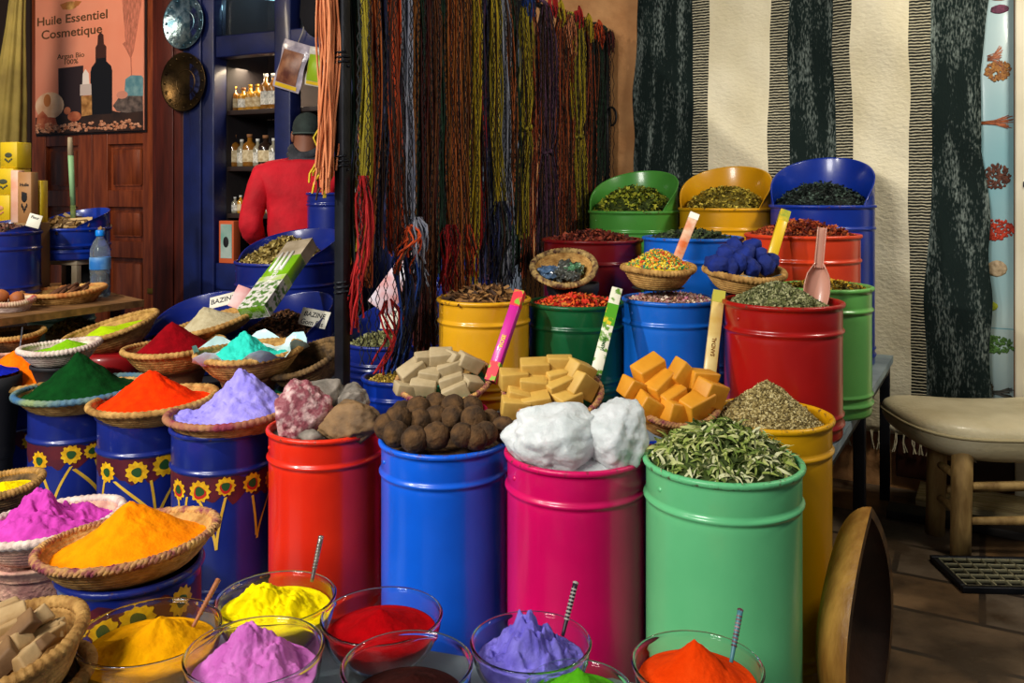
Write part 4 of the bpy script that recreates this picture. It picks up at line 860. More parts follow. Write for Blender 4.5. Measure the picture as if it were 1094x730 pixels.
# scoop
sc = thing('scoop', 'pale pink plastic scoop stuck in the grey green herbs', 'scoop', at2(873, 304, 2.62), (0, 0, 0))
ax = Vector((.13, .10, 1)).normalized(); fz = Vector((-.2, -1, .25)); fz = (fz-ax*fz.dot(ax)).normalized(); xx = fz.cross(ax)*-1
sc.rotation_euler = Matrix((xx, -fz, ax)).transposed().to_euler()
sm_ = mat('scoop_pink', '#d9a08a', .35, 0, '#cf917a', 4, coat=.3)
n = 18; vs = []; fs = []
for j in range(9):
    q = j/8; z = -.075+.14*q; rr = .036*(.75+.25*math.sin(PI*min(1, q*1.2)))*(1 if q < .8 else 1-(q-.8)*3.2); dep = .028*(.5+.5*math.sin(PI*(.2+.6*q)))
    for i in range(n+1):
        a = PI+PI*i/n; vs.append((rr*math.cos(a), -dep*math.sin(a)-.004, z))
for j in range(8):
    for i in range(n): fs.append((j*(n+1)+i, j*(n+1)+i+1, (j+1)*(n+1)+i+1, (j+1)*(n+1)+i))
o = MB().add(vs, fs).build('bowl', sm_, sc); md = o.modifiers.new('th', 'SOLIDIFY'); md.thickness = .003
MB().bbox(-.011, .011, .004, .018, .05, .175, .004).bbox(-.0135, -.010, -.001, .014, .05, .176, .001).bbox(.010, .0135, -.001, .014, .05, .176, .001).build('handle', sm_, sc)

# ============================================================ GLASS BOWLS
def glass_powder(label, px, pw_, py, D, fill, h, m, seed, off=(0, 0), lump=.12, sharp=1.2, zb=.45):
    R = pw_*D/F/2; H = zz(py, D)-zb; rb = .45*R; th = .0045; prof = []
    for i in range(17):
        q = i/16; r = rb+(R-rb)*math.sin(q*PI/2)**.9-th; z = (.006+(H-.006)*(1-math.cos(q*PI/2))**.85 if i else .003)+th
        if z < H*fill: prof.append((r, z))
    q = fill; RR = prof[-1][0]+.001
    n, L_ = 96, 46; vs = []; fs = []
    for (r, z) in [(0, .0115)]+[(p[0], max(p[1], .0115)) for p in prof]:
        for i in range(n): a = 2*PI*i/n; vs.append((r*math.cos(a), r*math.sin(a), z))
    K = len(prof)+1; z0 = H*fill
    for j in range(L_, -1, -1):
        for i in range(n):
            a = 2*PI*i/n; x, y = RR*j/L_*math.cos(a), RR*j/L_*math.sin(a)
            dx, dy = x-off[0], y-off[1]; c = max(0, 1-math.hypot(dx, dy)/RR*1.04)**sharp; c = math.sqrt(c*c+.0016)-.04
            f = lump*h*(nz((x, y, 0), 14/(RR/.15), seed)+.55*nz((x, y, 0), 40/(RR/.15), seed+3)+.3*nz((x, y, 0), 95/(RR/.15), seed+5))*(1-.9*(j/L_)**3)
            vs.append((x, y, z0+h*c+f))
    for j in range(K+L_):
        for i in range(n): i2 = (i+1) % n; fs.append((j*n+i, j*n+i2, (j+1)*n+i2, (j+1)*n+i))
    return tag(MB().add(vs, fs).build('powder_heap', m, None, at(px, D, zb)), label, 'powder', None, 'stuff')
GB = [('golden yellow powder', 160, 145, 676, 1.55, .74, .06, ('#f2a800', '#e39800'), (.02, .0), .16), ('pink lilac powder', 272, 143, 697, 1.45, .72, .10, ('#de7fce', '#c965b8'), (-.005, 0), .25), ('bright yellow powder', 295, 124, 640, 1.70, .76, .06, ('#ffe600', '#f2d800'), (-.02, 0), .3),
      ('deep red powder', 408, 127, 659, 1.64, .70, .045, ('#b30008', '#9a0006'), (-.005, 0), .08), ('dark brown powder', 435, 138, 712, 1.40, .60, .04, ('#3a1510', '#2c0f0b'), (.01, 0), .1), ('violet blue powder', 567, 127, 687, 1.55, .68, .09, ('#8a80e2', '#6c61c8'), (-.005, 0), .4),
      ('grass green powder', 618, 112, 738, 1.42, .82, .05, ('#5cb81c', '#4fa616'), (0, 0), .1), ('vivid orange red powder', 745, 137, 712, 1.48, .72, .07, ('#ff4a08', '#f53f00'), (-.005, 0), .08)]
for k, (nm, px, pw_, py, D, fill, h, (a, b_), off, lump) in enumerate(GB):
    glass_bowl('clear glass bowl of '+nm, px, pw_, py, D)
    glass_powder(nm+' heaped in its glass bowl', px, pw_, py, D, fill, h, powder('bowl_powder_%d' % k, a, b_), 50+k, off, lump)
def spoon(label, p0, p1, r, m, m2=None):
    p0, p1 = Vector(p0), Vector(p1); t = thing('spoon_stick', label, 'spoon', p0); d = p1-p0; n = 12
    t.rotation_euler = d.to_track_quat('Z', 'Y').to_euler(); Ln = d.length
    MB().tube([(0, 0, Ln*(.0+.1*i)) for i in range(11)], [r*(.7+.04*i) for i in range(11)], 8).build('shaft', m, t)
    b = MB()
    for i in range(9): b.tube([(0, 0, Ln*(.3+.07*i)), (0, 0, Ln*(.33+.07*i))], r*1.13, 8)
    b.build('banding', m2 or m, t); MB().ico(2, lambda q: (q.x*r*1.2, q.y*r*1.2, Ln+q.z*r*.7)).build('tip', m2 or m, t)
woodst = mat('spoon_wood', '#a8663c', .5); steelm = mat('spoon_steel', '#b0aaa2', .3, .8, '#6f6a66', 30)
spoon('reddish wooden stick in the golden yellow powder bowl', at2(205, 672, 1.58), at2(233, 620, 1.64), .0045, woodst)
spoon('silver stick in the bright yellow powder bowl', at2(333, 622, 1.72), at2(343, 574, 1.75), .005, steelm)
spoon('dark and white banded stick in the violet blue powder', at2(601, 680, 1.56), at2(615, 623, 1.60), .0048, mat('stick_dark', '#2c2430', .4), mat('stick_light', '#b8b0a8', .4))
spoon('colourfully banded stick in the vivid orange red powder', at2(781, 708, 1.47), at2(791, 652, 1.51), .0048, mat('stick_teal', '#4f8a94', .4), mat('stick_red', '#5a2430', .4, 0, '#c0a0a0', 60))

# ---- basket of wood chips at the bottom left
chip = [mat('chip_pale', '#c9a877', .7, 0, '#a5814f', 16, .2, 40), mat('chip_brown', '#8f6a42', .7, 0, '#6a4a2a', 16, .2, 40)]
b, R = bask('tan basket of wood pieces at the bottom left corner', 5, 690, 168, 1.42, .085, (-.12, -.12), straw, straw, rb=.55, name='straw_basket')
cps = [(8, 662, .0, .35, 'long, across the back left'), (36, 666, .02, -.6, 'pale, at the upper right'), (22, 676, -.02, .5, 'pale, in the upper middle'), (46, 684, .0, .9, 'pale, at the right wall'), (12, 690, -.03, -.2, 'brown, in the middle'), (36, 696, -.03, .2, 'flat, at the lower right'), (4, 674, -.01, .3, 'thick, at the left'), (22, 706, -.05, -.4, 'brown, at the front'), (2, 708, -.06, .4, 'pale, at the lower left'), (50, 674, .02, .2, 'small, at the far rim'), (2, 652, .03, .5, 'topmost at the left edge')]
for k, (px, py, dd, rz, pl) in enumerate(cps):
    o = MB().bbox(-.030, .030, -.017, .017, -.013, .013, .004, jit=.006).build('wood_piece', chip[k % 3 == 2], None, at2(px, py, 1.42+dd), (.2*math.sin(k), -.5+.3*math.cos(k*2), rz)); tag(o, 'wood piece %s of the corner basket' % pl, 'wood piece', 'wood pieces in the corner basket')
b2, R2_ = bask('second straw basket under the corner basket of wood pieces', 22, 728, 150, 1.45, .06, (-.05, -.05), straw_dark, straw, rb=.6)
pot('navy drum under the stacked baskets at the bottom left corner', at(22, 1.45, 0), .15, b2.z-.012, P_navy, 'drum_stand')

# ============================================================ YARN, NET AND POST
UP_ = -1.82
post = thing('net_post', 'black steel post at the left end of the yarn net', 'post', st(UP_, 2.128, 0), RS)
MB().bbox(-.018, .018, -.018, .018, .0, 2.3, .003).build('shaft', steel, post)
for z_ in (1.02, 1.42, 1.75): MB().tube([(.0+.024*math.cos(a*.5), .024*math.sin(a*.5), z_+.0012*a) for a in range(38)], .004, 5).build('tie_wire', steel, post)
rod = thing('hanging_rail', 'dark rail along the top of the yarn net', 'rail', (0, 0, 0), RS)
MB().tube([(UP_, 1.85, 2.20), (UP_, V_WALL, 2.20)], .012, 10).build('bar', steel, rod)
MB().tube([(UP_, V_WALL-.02, 2.2), (UP_, V_WALL-.02, 1.0)], .016, 8).build('end_bar', steel, rod)
MB().tube([(UP_+.02, V_WALL-.02, 1.80)]+[(UP_+.03+.03*math.sin(a*.4), V_WALL-.03, 1.75-.05*math.cos(a*.4)) for a in range(14)], .006, 6).build('hook', steel, rod)
def px_v(px): t = (px-CX)/F; return (1.585+.894*t)/(.491-.871*t)
ycol = {'peach': ('#d98a5c', '#b8683c'), 'black': ('#171a18', '#24302a'), 'olive': ('#97871c', '#6f6414'), 'copper': ('#a85a26', '#7d3f18'), 'navy': ('#15182c', '#20264a'), 'orange': ('#c4491a', '#9a3412'), 'grey': ('#8b8f9c', '#5c6070'), 'ochre': ('#8f561c', '#6e3f12'),
        'green': ('#10261a', '#1a3a26'), 'maroon': ('#4a1210', '#34100c'), 'yellow': ('#b39a1c', '#8a7612'), 'red': ('#b31414', '#8a0f10'), 'purple': ('#3a2438', '#52304a'), 'brown': ('#6f3f1c', '#4f2a12'), 'blue': ('#10357a', '#0b2558'), 'rust': ('#8f3c16', '#6e2c10'), 'shade_brown': ('#2a1810', '#3d2414')}
def warm(h, k): return tuple(min(1, v*k) for v in lin(h)[:3])
def ymat(c): k = 1.0 if c in ('peach', 'red') else 1.45; return mat('yarn_'+c, warm(ycol[c][0], k), .85, 0, warm(ycol[c][1], k), 14, .3, 90, stretch=(3, 3, .6))
def hank(label, p0, p1, c, ztop, zbot, n=None, sway=.012, c2=None, du=0, knot=None, curl=.0, rs=.0034):
    rng = random.Random(int(p0*10)); v0, v1 = px_v(p0), px_v(p1); vc, hw = (v0+v1)/2, (v1-v0)/2
    n = n or max(14, int((p1-p0)*3.4)); b = MB(); ph = rng.uniform(0, 6); tot = max(6, int((ztop-zbot)/.07))
    for k in range(n):
        a = rng.uniform(-1, 1); d = rng.uniform(-.022, .022); q1, q2 = rng.uniform(0, 6), rng.uniform(.6, 1.3); pts = []; zb_ = zbot+rng.uniform(-.03, .06); mi = 2 if rng.random() < .13 else (0 if not c2 or rng.random() < .6 else 1)
        for i in range(tot+1):
            q = i/tot; z = ztop+(zb_-ztop)*q
            sq = min(1, .35+q*5) if q < .2 else 1
            if knot and abs(q-knot) < .09: sq *= .4+.6*(abs(q-knot)/.09)
            vv = vc+hw*a*sq+sway*math.sin(ph+3.2*q)*q+.007*math.sin(q1+9*q*q2)
            uu = UP_+du+d*sq+.006*math.cos(q1+7*q*q2)+curl*math.sin(q*5+a)*q
            pts.append((uu, vv, z))
        b.tube(pts, rs, 4, mi, cap=False)
    for k in range(3 if ztop > 1.9 else 0):                      # loops over the rail
        dv = rng.uniform(-.5, .5)*hw
        b.tube([(UP_+.026*math.cos(t_*PI/8), vc+dv, 2.20+.026*math.sin(t_*PI/8)) if ztop > 2.1 else (UP_+du+.012*math.cos(t_*PI/8), vc+dv, ztop+.012*math.sin(t_*PI/8)) for t_ in range(9)], .007, 5)
    if knot:
        z = ztop+(zbot-ztop)*knot; b.tube([(UP_+du+.024*math.cos(t_*PI/6), vc+hw*.5*math.sin(t_*PI/6), z+.008*math.sin(t_*1.7)) for t_ in range(15)], .009, 6)
    ms = [ymat(c), ymat(c2 or c), ymat('peach' if c == 'peach' else ('red' if c == 'red' else 'shade_brown'))]  # third colour: dark strands paint shadow in among the yarn
    return tag(b.build('yarn_hank', ms, None, None, RS), label, 'yarn', 'yarn hanks hung along the net')
HK = [(346, 361, 'peach', 198, 40, None, -.02), (352, 363, 'yellow', 205, 14, None, -.05), (373, 380, 'black', 300, 16, 'green', 0), (379, 388, 'olive', 285, 0, None, .01), (387, 401, 'copper', 300, 0, 'rust', 0), (399, 411, 'navy', 275, 0, None, 0), (410, 423, 'orange', 268, 0, 'rust', .015), (422, 430, 'grey', 235, 0, None, .02),
      (430, 444, 'ochre', 255, 0, None, 0), (443, 451, 'green', 280, 0, None, -.01), (448, 468, 'maroon', 375, 0, 'brown', 0), (466, 476, 'green', 290, 0, None, -.015), (473, 492, 'copper', 320, 0, 'ochre', .01), (490, 502, 'brown', 265, 0, 'ochre', 0), (500, 508, 'yellow', 300, 0, None, .012), (505, 516, 'red', 260, 0, None, -.01), (513, 521, 'navy', 305, 0, 'purple', .0),
      (518, 529, 'olive', 222, 0, 'yellow', .02), (527, 538, 'grey', 300, 0, None, .015), (536, 547, 'brown', 240, 0, 'copper', 0), (545, 556, 'green', 290, 0, None, -.01), (553, 565, 'olive', 250, 0, 'yellow', .012), (563, 573, 'rust', 290, 0, None, 0), (571, 591, 'purple', 290, 0, 'brown', .01), (588, 607, 'rust', 285, 0, 'copper', .015), (604, 619, 'olive', 250, 0, 'yellow', .02), (616, 633, 'brown', 262, 0, 'rust', .0), (630, 645, 'black', 255, 0, 'brown', -.01), (637, 646, 'green', 200, 0, 'black', 0)]
hw_ = ['peach', 'yellow', 'black', 'olive', 'copper', 'navy', 'orange', 'grey', 'ochre', 'dark green', 'maroon', 'dark green', 'copper', 'brown', 'yellow', 'red', 'navy', 'olive', 'grey', 'brown', 'dark green', 'olive', 'rust', 'purple', 'rust', 'olive', 'brown', 'black', 'dark green']
ordn = ['first', 'second', 'third', 'fourth', 'fifth', 'sixth', 'seventh', 'eighth', 'ninth', 'tenth', 'eleventh', 'twelfth', 'thirteenth', 'fourteenth', 'fifteenth', 'sixteenth', 'seventeenth', 'eighteenth', 'nineteenth', 'twentieth', 'twenty first', 'twenty second', 'twenty third', 'twenty fourth', 'twenty fifth', 'twenty sixth', 'twenty seventh']
for k, (a, b_, c, yb, n, c2, sw) in enumerate(HK):
    v = px_v((a+b_)/2); Y = .894+.871*v; zb_ = zz(yb, Y)
    lab = ('peach yarn hank hanging left of the black post', 'short yellow yarn hank behind the peach one left of the post')[k] if k < 2 else '%s yarn hank, %s to the right of the black post' % (hw_[k], ordn[k-2])
    hank(lab, a, b_, c, 2.2 if k != 1 else 1.55, zb_, n or None, .03, c2, sw, .55 if c in ('purple', 'olive') and k > 18 else None)
# lower loose yarns tied low on the net
def low(label, p0, p1, c, y0, y1, n, du=.03, c2=None, curl=.03):
    v = px_v((p0+p1)/2); Y = .894+.871*v
    return hank(label, p0, p1, c, zz(y0, Y) if y0 > 0 else 2.2, zz(y1, Y), n, .04, c2, du, None, curl, .0038)
low('red yarn ends trailing down beside the black post', 374, 383, 'red', 188, 345, 14, .04)
low('loose red yarn strands hanging lowest by the herb card', 386, 420, 'red', 320, 405, 7, .05, curl=.05)
low('bright blue yarn hank hanging low by the post', 414, 434, 'blue', 255, 400, 26, .04, 'navy')
low('grey yarn knot above the blue hank', 424, 442, 'grey', 232, 300, 16, .05, None, .04)
low('orange yarn tuft above the blue hank', 416, 432, 'orange', 240, 285, 12, .06)
low('red yarn bundle hanging low in front of the copper hank', 462, 480, 'red', 240, 315, 16, .04)
low('black yarn coil hanging low before the ochre tin', 518, 534, 'navy', 215, 300, 22, .04, 'black', .03)
low('orange yarn tail hanging low left of the coil', 484, 500, 'orange', 240, 310, 10, .04)
# tufts on top at the far end
for k, (px, py, c, lb) in enumerate([(583, 4, 'red', 'red yarn tuft tied at the top of the rail'), (592, 14, 'yellow', 'yellow yarn tuft tied on the rail'), (602, 30, 'peach', 'beige yarn bundle tied at the top of the net'), (612, 20, 'red', 'red and yellow yarn knot near the rail end'), (622, 28, 'yellow', 'small yellow yarn knot near the rail end'), (633, 35, 'orange', 'orange yarn knot close to the wall'), (645, 45, 'maroon', 'dark maroon yarn tassel by the wall'), (560, 8, 'blue', 'blue yarn tuft on the rail')]):
    v = px_v(px); Y = .894+.871*v; rng = random.Random(k); b = MB(); z = zz(py, Y); n = 26 if c == 'peach' else 16; s = .16 if c == 'peach' else .09
    for q in range(n):
        a, d, L_ = rng.uniform(-1, 1), rng.uniform(-1, 1), rng.uniform(.6, 1.2)*s
        b.tube([(UP_+.03+.02*d*t_, v+.05*a*math.sin(t_*2.4)+.01*a, z+.04-L_*t_+.03*math.sin(t_*3+a)) for t_ in [i/8 for i in range(9)]], .0045, 4, cap=False)
    tag(b.build('yarn_tuft', ymat(c), None, None, RS), lb, 'yarn tuft', 'yarn tufts on the rail')
# diamond net
net = MB(); uN = UP_+.062; z0n, z1n = .80, 2.2; cell = .044; ch = .040; v0n = 2.13; ncol = int((V_WALL-.06-v0n)/cell); nr = int((z1n-z0n)/ch)
for i in range(ncol+1):
    for sgn in (0, 1):
        pts = [(uN+.012*nz((i*.2, j*.1, 0), 1, 9), v0n+cell*(i+.5*((j+sgn) % 2))+.012*nz((i*.35, j*.25, 3), 1, 2), z1n-ch*j) for j in range(nr+1)]
        if sgn == 0 or i < ncol: net.tube(pts, .0019, 3, cap=False)
tag(net.build('yarn_net', mat('net_black', '#121212', .8), None, None, RS), 'black diamond mesh net stretched in front of the hanging yarn', 'net')
# plastic bags and dark thing hung at the shop front
def bag(label, px, py, D, w_, h, rz, c1, c2, cw, ry=.3):
    t = thing('hanging_packet', label, 'packet', at2(px, py, D), (0, ry, rz), 'packets hung by the shop window')
    n = 12; vs = []; fs = []
    for j in range(n+1):
        for i in range(n+1):
            x, z = (i/n-.5), j/n; th = .03*math.sin(PI*i/n)*math.sin(PI*min(1, z*1.1+.02))
            vs.append((x*w_*(1+.06*math.sin(z*9)), -th-.001, z*h)); 
    o_ = len(vs)
    for j in range(n+1):
        for i in range(n+1): a = vs[j*(n+1)+i]; vs.append((a[0], .8*-a[1], a[2]))
    for j in range(n):
        for i in range(n):
            q = (j*(n+1)+i, j*(n+1)+i+1, (j+1)*(n+1)+i+1, (j+1)*(n+1)+i); fs += [q, tuple(x+o_ for x in q[::-1])]
    MB().add(vs, fs).build('film', mat('bag_'+c1.strip('#'), c1, .2, 0, c2, 14, .5, 20, coat=.5), t)
    def face(x0, x1, q0, q1, m, nm):
        vs = []; fs = []
        for j in range(9):
            for i in range(9):
                x = x0+(x1-x0)*i/8; z = q0+(q1-q0)*j/8; th = .03*math.sin(PI*(x+.5))*math.sin(PI*min(1, z*1.1+.02)); vs.append((x*w_, -th-.004, z*h))
        for j in range(8):
            for i in range(8): fs.append((j*9+i, j*9+i+1, (j+1)*9+i+1, (j+1)*9+i))
        MB().add(vs, fs).build(nm, m, t)
    face(-.42, .36, .12, .80, cw, 'printed_label'); face(-.42, .40, .03, .11, mat('strip_yellow', '#e0b81c', .5), 'yellow_strip')
    MB().tube([(0, 0, h), (.01, .0, h+.06), (0, .01, h+.12)], .003, 5).build('string', mat('string', '#c0b8a8', .8), t)
bag('clear packet with a brown printed label hanging by the shop window', 305, 96, 4.93, .175, .28, -.3, '#c4b8c4', '#8f8694', mat('label_brown', '#5a2a1e', .4, 0, '#a06a4a', 14))
bag('lime green and white packet half behind the peach yarn', 335, 92, 4.78, .13, .215, -.5, '#d8d4cc', '#b0a8a0', mat('label_lime', '#8fae1c', .4, 0, '#b04a3c', 9, contrast=(.5, .6)), .2)
hg = thing('hanging_bag', 'black cloth bag hanging at the top beside the peach yarn', 'bag', at2(338, 36, 4.72), (0, 0, SHOP))
MB().ico(3, lambda q: (q.x*.10*(1+.15*nz(q, 2)), q.y*.06, .14+q.z*.16*(1+.1*nz(q, 3)))).build('body', mat('black_cloth', '#121016', .9, bump=.3), hg); MB().tube([(0, 0, .28), (.0, 0, .62)], .008, 6).build('strap', mat('black_cloth', ''), hg)

# ============================================================ MAN IN RED
def skin_fig(name, joints, edges, m, parent, sub=2):
    me = bpy.data.meshes.new(name); me.from_pydata([j[0] for j in joints], edges, []); me.materials.append(m)
    o = bpy.data.objects.new(name, me); C.objects.link(o); o.parent = parent
    md = o.modifiers.new('skin', 'SKIN'); md.use_smooth_shade = True
    sv = me.skin_vertices[0].data
    for i, j in enumerate(joints): r = j[1]; sv[i].radius = r if isinstance(r, tuple) else (r, r); sv[i].use_root = i == 0
    s = o.modifiers.new('sub', 'SUBSURF'); s.levels = sub; s.render_levels = sub
    return o
MX = -1.155; man = thing('person', 'man in a red jacket with a dark cap standing with his back turned', 'person', (MX, 4.72, 0), (0, 0, .2))
skin_m = mat('skin', '#7a4a34', .6); jacket = mat('jacket_red', '#cc0520', .8, 0, '#a80418', 7, .6, 16); trous = mat('trousers', '#1c1e28', .8, bump=.2); scarf = mat('scarf', '#3a3c42', .9, 0, '#22242a', 20, .6, 40); capm = mat('cap', '#27332f', .85, 0, '#1b2422', 25, .3, 60)
def sk(sd): return [((sd*.10, 0, .95), (.09, .09)), ((sd*.11, -.01, .5), .06), ((sd*.11, .02, .09), .042), ((sd*.12, .16, .035), (.045, .03))]
bj = [((0, 0, .98), (.13, .09)), ((0, 0, 1.22), (.13, .09)), ((.0, .01, 1.42), (.16, .09)), ((.02, .04, 1.52), (.055, .055)), ((.03, .065, 1.60), (.068, .075)), ((.03, .07, 1.69), (.072, .088)), ((.03, .07, 1.745), (.05, .06))]
be = [(0, 1), (1, 2), (2, 3), (3, 4), (4, 5), (5, 6)]
for sd in (-1, 1):
    i = len(bj); bj += sk(sd); be += [(0, i), (i, i+1), (i+1, i+2), (i+2, i+3)]
    i = len(bj); hy = .17 if sd < 0 else .20
    bj += [((sd*.20, .0, 1.42), .055), ((sd*.265, -.03, 1.16), .042), ((sd*.19, hy-.06, 1.04), .028), ((sd*.17, hy, 1.03), (.034, .018))]
    be += [(2, i), (i, i+1), (i+1, i+2), (i+2, i+3)]
    for f in range(5):
        j = len(bj); dx = (-.026+.013*f); L_ = (.035, .05, .055, .05, .04)[f]
        if f == 4: bj += [((sd*.17-sd*.03, hy+.005, 1.035), .0095), ((sd*.17-sd*.05, hy+.03, 1.03), .008)]
        else: bj += [((sd*.17+dx, hy+.04, 1.028), .0095), ((sd*.17+dx*1.15, hy+.04+L_*.6, 1.015), .0085)]
        if f != 4: bj += [((sd*.17+dx*1.2, hy+.04+L_, .995), .0075)]; be += [(i+3, j), (j, j+1), (j+1, j+2)]
        else: be += [(i+3, j), (j, j+1)]
skin_fig('body', bj, be, skin_m, man)
nose = MB().ico(2, lambda q: (.03+q.x*.014, .158+q.y*.02, 1.655+q.z*.026)); nose.build('nose', skin_m, man)
for sd in (-1, 1): MB().ico(2, lambda q: (.03+sd*.078+q.x*.012, .065+q.y*.022, 1.655+q.z*.034)).build('ear', skin_m, man)
for sd in (-1, 1): MB().ico(2, lambda q: (.03+sd*.03+q.x*.012, .145+q.y*.01, 1.68+q.z*.009)).build('eye', black, man)
MB().ico(2, lambda q: (.03+q.x*.026, .146+q.y*.01, 1.605+q.z*.008)).build('mouth', mat('lip', '#6a3028', .6), man)
jj = [((0, 0, .92), (.19, .135)), ((0, 0, 1.10), (.19, .135)), ((0, -.005, 1.28), (.20, .135)), ((0, .0, 1.43), (.18, .12)), ((.015, .03, 1.505), (.085, .08))]
je = [(0, 1), (1, 2), (2, 3), (3, 4)]
for sd in (-1, 1):
    i = len(jj); hy = .17 if sd < 0 else .20
    jj += [((sd*.195, .0, 1.43), (.085, .085)), ((sd*.25, -.02, 1.30), .073), ((sd*.268, -.03, 1.15), .066), ((sd*.235, hy*.4, 1.09), .056), ((sd*.20, hy-.08, 1.045), .043)]
    je += [(3, i), (i, i+1), (i+1, i+2), (i+2, i+3), (i+3, i+4)]
jk = skin_fig('jacket', jj, je, jacket, man, 3)
dt = bpy.data.textures.new('folds', 'CLOUDS'); dt.noise_scale = .11; dm = jk.modifiers.new('folds', 'DISPLACE'); dm.texture = dt; dm.strength = .03; dm.mid_level = .5
tj = [((0, 0, .97), (.165, .125))]; te = []
for sd in (-1, 1): i = len(tj); tj += [((sd*.09, 0, .86), .10), ((sd*.11, -.01, .5), .08), ((sd*.11, .01, .09), .075)]; te += [(0, i), (i, i+1), (i+1, i+2)]
skin_fig('trousers', tj, te, trous, man)
for sd in (-1, 1): MB().ico(3, lambda q: (sd*.115+q.x*.052, .07+q.y*.135, .045+max(q.z*.06, -.045))).build('shoe', mat('shoe', '#15130f', .6), man)
b = MB()
for k in range(3): b.tube([(.025+(.088-.006*k)*math.cos(a*PI/12), .045+(.085-.006*k)*math.sin(a*PI/12), 1.515+.03*k+.012*math.sin(a*PI/6+k)+.02*math.sin(a*PI/12)) for a in range(25)], .026, 8)
b.build('scarf', scarf, man)
cp = MB().lathe([(.082, 1.665), (.086, 1.68), (.087, 1.705), (.080, 1.738), (.064, 1.766), (.040, 1.784), (.015, 1.792), (0, 1.793)], 32, M=T(.03, .065, 0) @ Matrix.Diagonal((.93, 1.1, 1, 1))).build('cap', capm, man)
MB().ico(3, lambda q: (.03+q.x*.075, .17+q.y*.075, 1.685+q.z*.008-.02*q.y)).build('cap_peak', capm, cp)
MB().tube([(.03+.080*math.cos(a), .065+.094*math.sin(a), 1.672) for a in [i*PI/14 for i in range(29)]], .005, 6).build('cap_band', mat('cap_seam', '#3d4a45', .8), cp)
for k in range(2): MB().tube([(.10+.02*k, -.045, 1.535-.008*k), (.185+.018*k, -.055, 1.50-.006*k), (.262+.014*k, -.05, 1.40), (.318+.010*k, -.055, 1.26)], .006, 6).build('sleeve_stripe', mat('stripe_white', '#e8e0e0', .7), jk)

# ============================================================ LEFT SHELF TABLE
plank = mat('plank', '#8a6238', .6, 0, '#5f4020', 5, .2, 30, stretch=(1, 6, 6)); ZK = .85
t = thing('plank_shelf', 'rough wooden plank shelf at the left below the doors', 'shelf', (0, 0, 0))
pl = [(-2.06, 3.30), (-1.70, 3.98), (-2.45, 4.75), (-3.3, 4.2)]; n = 4
vs = [(x, y, ZK) for x, y in pl]+[(x, y, ZK-.03) for x, y in pl]
MB().add(vs, [(0, 1, 2, 3), (7, 6, 5, 4)]+[(i, 4+i, 4+(i+1) % 4, (i+1) % 4) for i in range(4)], 0, False).build('board', plank, t)
for x, y in [(-2.3, 3.72), (-1.86, 4.06), (-2.45, 4.62), (-3.1, 4.2)]: MB().bbox(x-.025, x+.025, y-.025, y+.025, 0, ZK-.03, .004).build('leg', wood_d, t)
# bottle
wb = thing('water_bottle', 'clear plastic water bottle with a bright blue cap by the doors', 'bottle', at(107, 4.12, ZK))
clearp = mat('clear_plastic', (.75, .88, 1), .06, trans=.9, ior=1.3); bcap = mat('blue_cap', '#0f7fe0', .35)
prof = [(0, .004), (.04, .0), (.046, .008)]
for i in range(14): prof += [(.046-.003*(i % 2), .02+.0125*i)]
prof += [(.046, .20), (.044, .225), (.03, .262), (.017, .28), (.016, .295), (0, .295)]
bbod = MB().lathe(prof, 32).build('bottle_body', clearp, wb); MB().lathe([(0, .288), (.02, .288), (.021, .292), (.021, .312), (.018, .317), (0, .317)], 24).build('cap', bcap, wb)
MB().lathe([(.0468, .13), (.0474, .132), (.0474, .186), (.0468, .188)], 32).build('label_band', mat('label_blue', '#2a6fb8', .4, 0, '#8fc0e8', 9), bbod)
MB().lathe([(0, .01), (.040, .01), (.041, .125), (0, .125)], 24).build('water', mat('water', (.7, .85, .95), .05, trans=1, ior=1.33), wb)
# white frame stool carrying a navy tin
bs = thing('box_stool', 'small pale wooden box frame under the navy tin of bark', 'stool', at(76, 4.3, ZK), (0, 0, -.3)); zt = zz(276, 4.3)-ZK; pw_m = mat('pale_wood', '#b8a88c', .7, 0, '#8f7d60', 8)
MB().bbox(-.13, .13, -.1, .1, zt-.025, zt, .004).build('top', pw_m, bs)
for sx in (-1, 1):
    for sy in (-1, 1): MB().bbox(sx*.11-.016, sx*.11+.016, sy*.08-.016, sy*.08+.016, 0, zt-.025, .003).build('leg', pw_m, bs)
MB().bbox(-.09, .09, .06, .075, .01, zt-.03, .002).build('back_panel', black, bs)
_, cb, Rb = tin('short navy hooded tin of bark sticks on the pale box frame', 76, 76, 243, 4.3, ZK+zt, P_nb, .10, name='spice_tin')
pile('pale bark sticks in the short navy tin by the doors', cb-up*.005, Rb-.01, .05, cols('rootbark', '#8a6a3c', '#b89a68', '#5f4524'), 160, 'stick', .05, seed=61, base=2, name='bark_pile', cat='bark', lying=.25)
t = thing('bamboo_stick', 'pale green painted stick standing in the bark tin', 'stick', cb+Vector((.01, 0, -.04))); MB().tube([(0, 0, 0), (-.0, .0, .15)], .013, 10).build('foot', mat('leaf_dark', '#3f5a24', .6, 0, '#7a8a4a', 30), t); MB().tube([(-.0, 0, .15), (-.012, 0, .40)], [.013, .014], 10).build('painted_part', mat('pale_green', '#7fa878', .6), t); MB().tube([(-.012, 0, .40), (-.016, 0, .49)], [.015, .011], 10).build('worn_end', pw_m, t)
_, cl, Rl = tin('navy tin with painted scrolls at the left edge holding brown seeds', 2, 74, 247, 3.95, ZK, P_navy, .06, name='spice_tin')
pile('dark brown and red seeds in the scroll painted tin', cl, Rl-.01, .05, cols('darkseed', '#3a1a14', '#5f2c20', '#1c0f0c', '#7a5a4a'), 500, 'grain', .012, seed=62, base=2, name='seed_pile', cat='seeds')
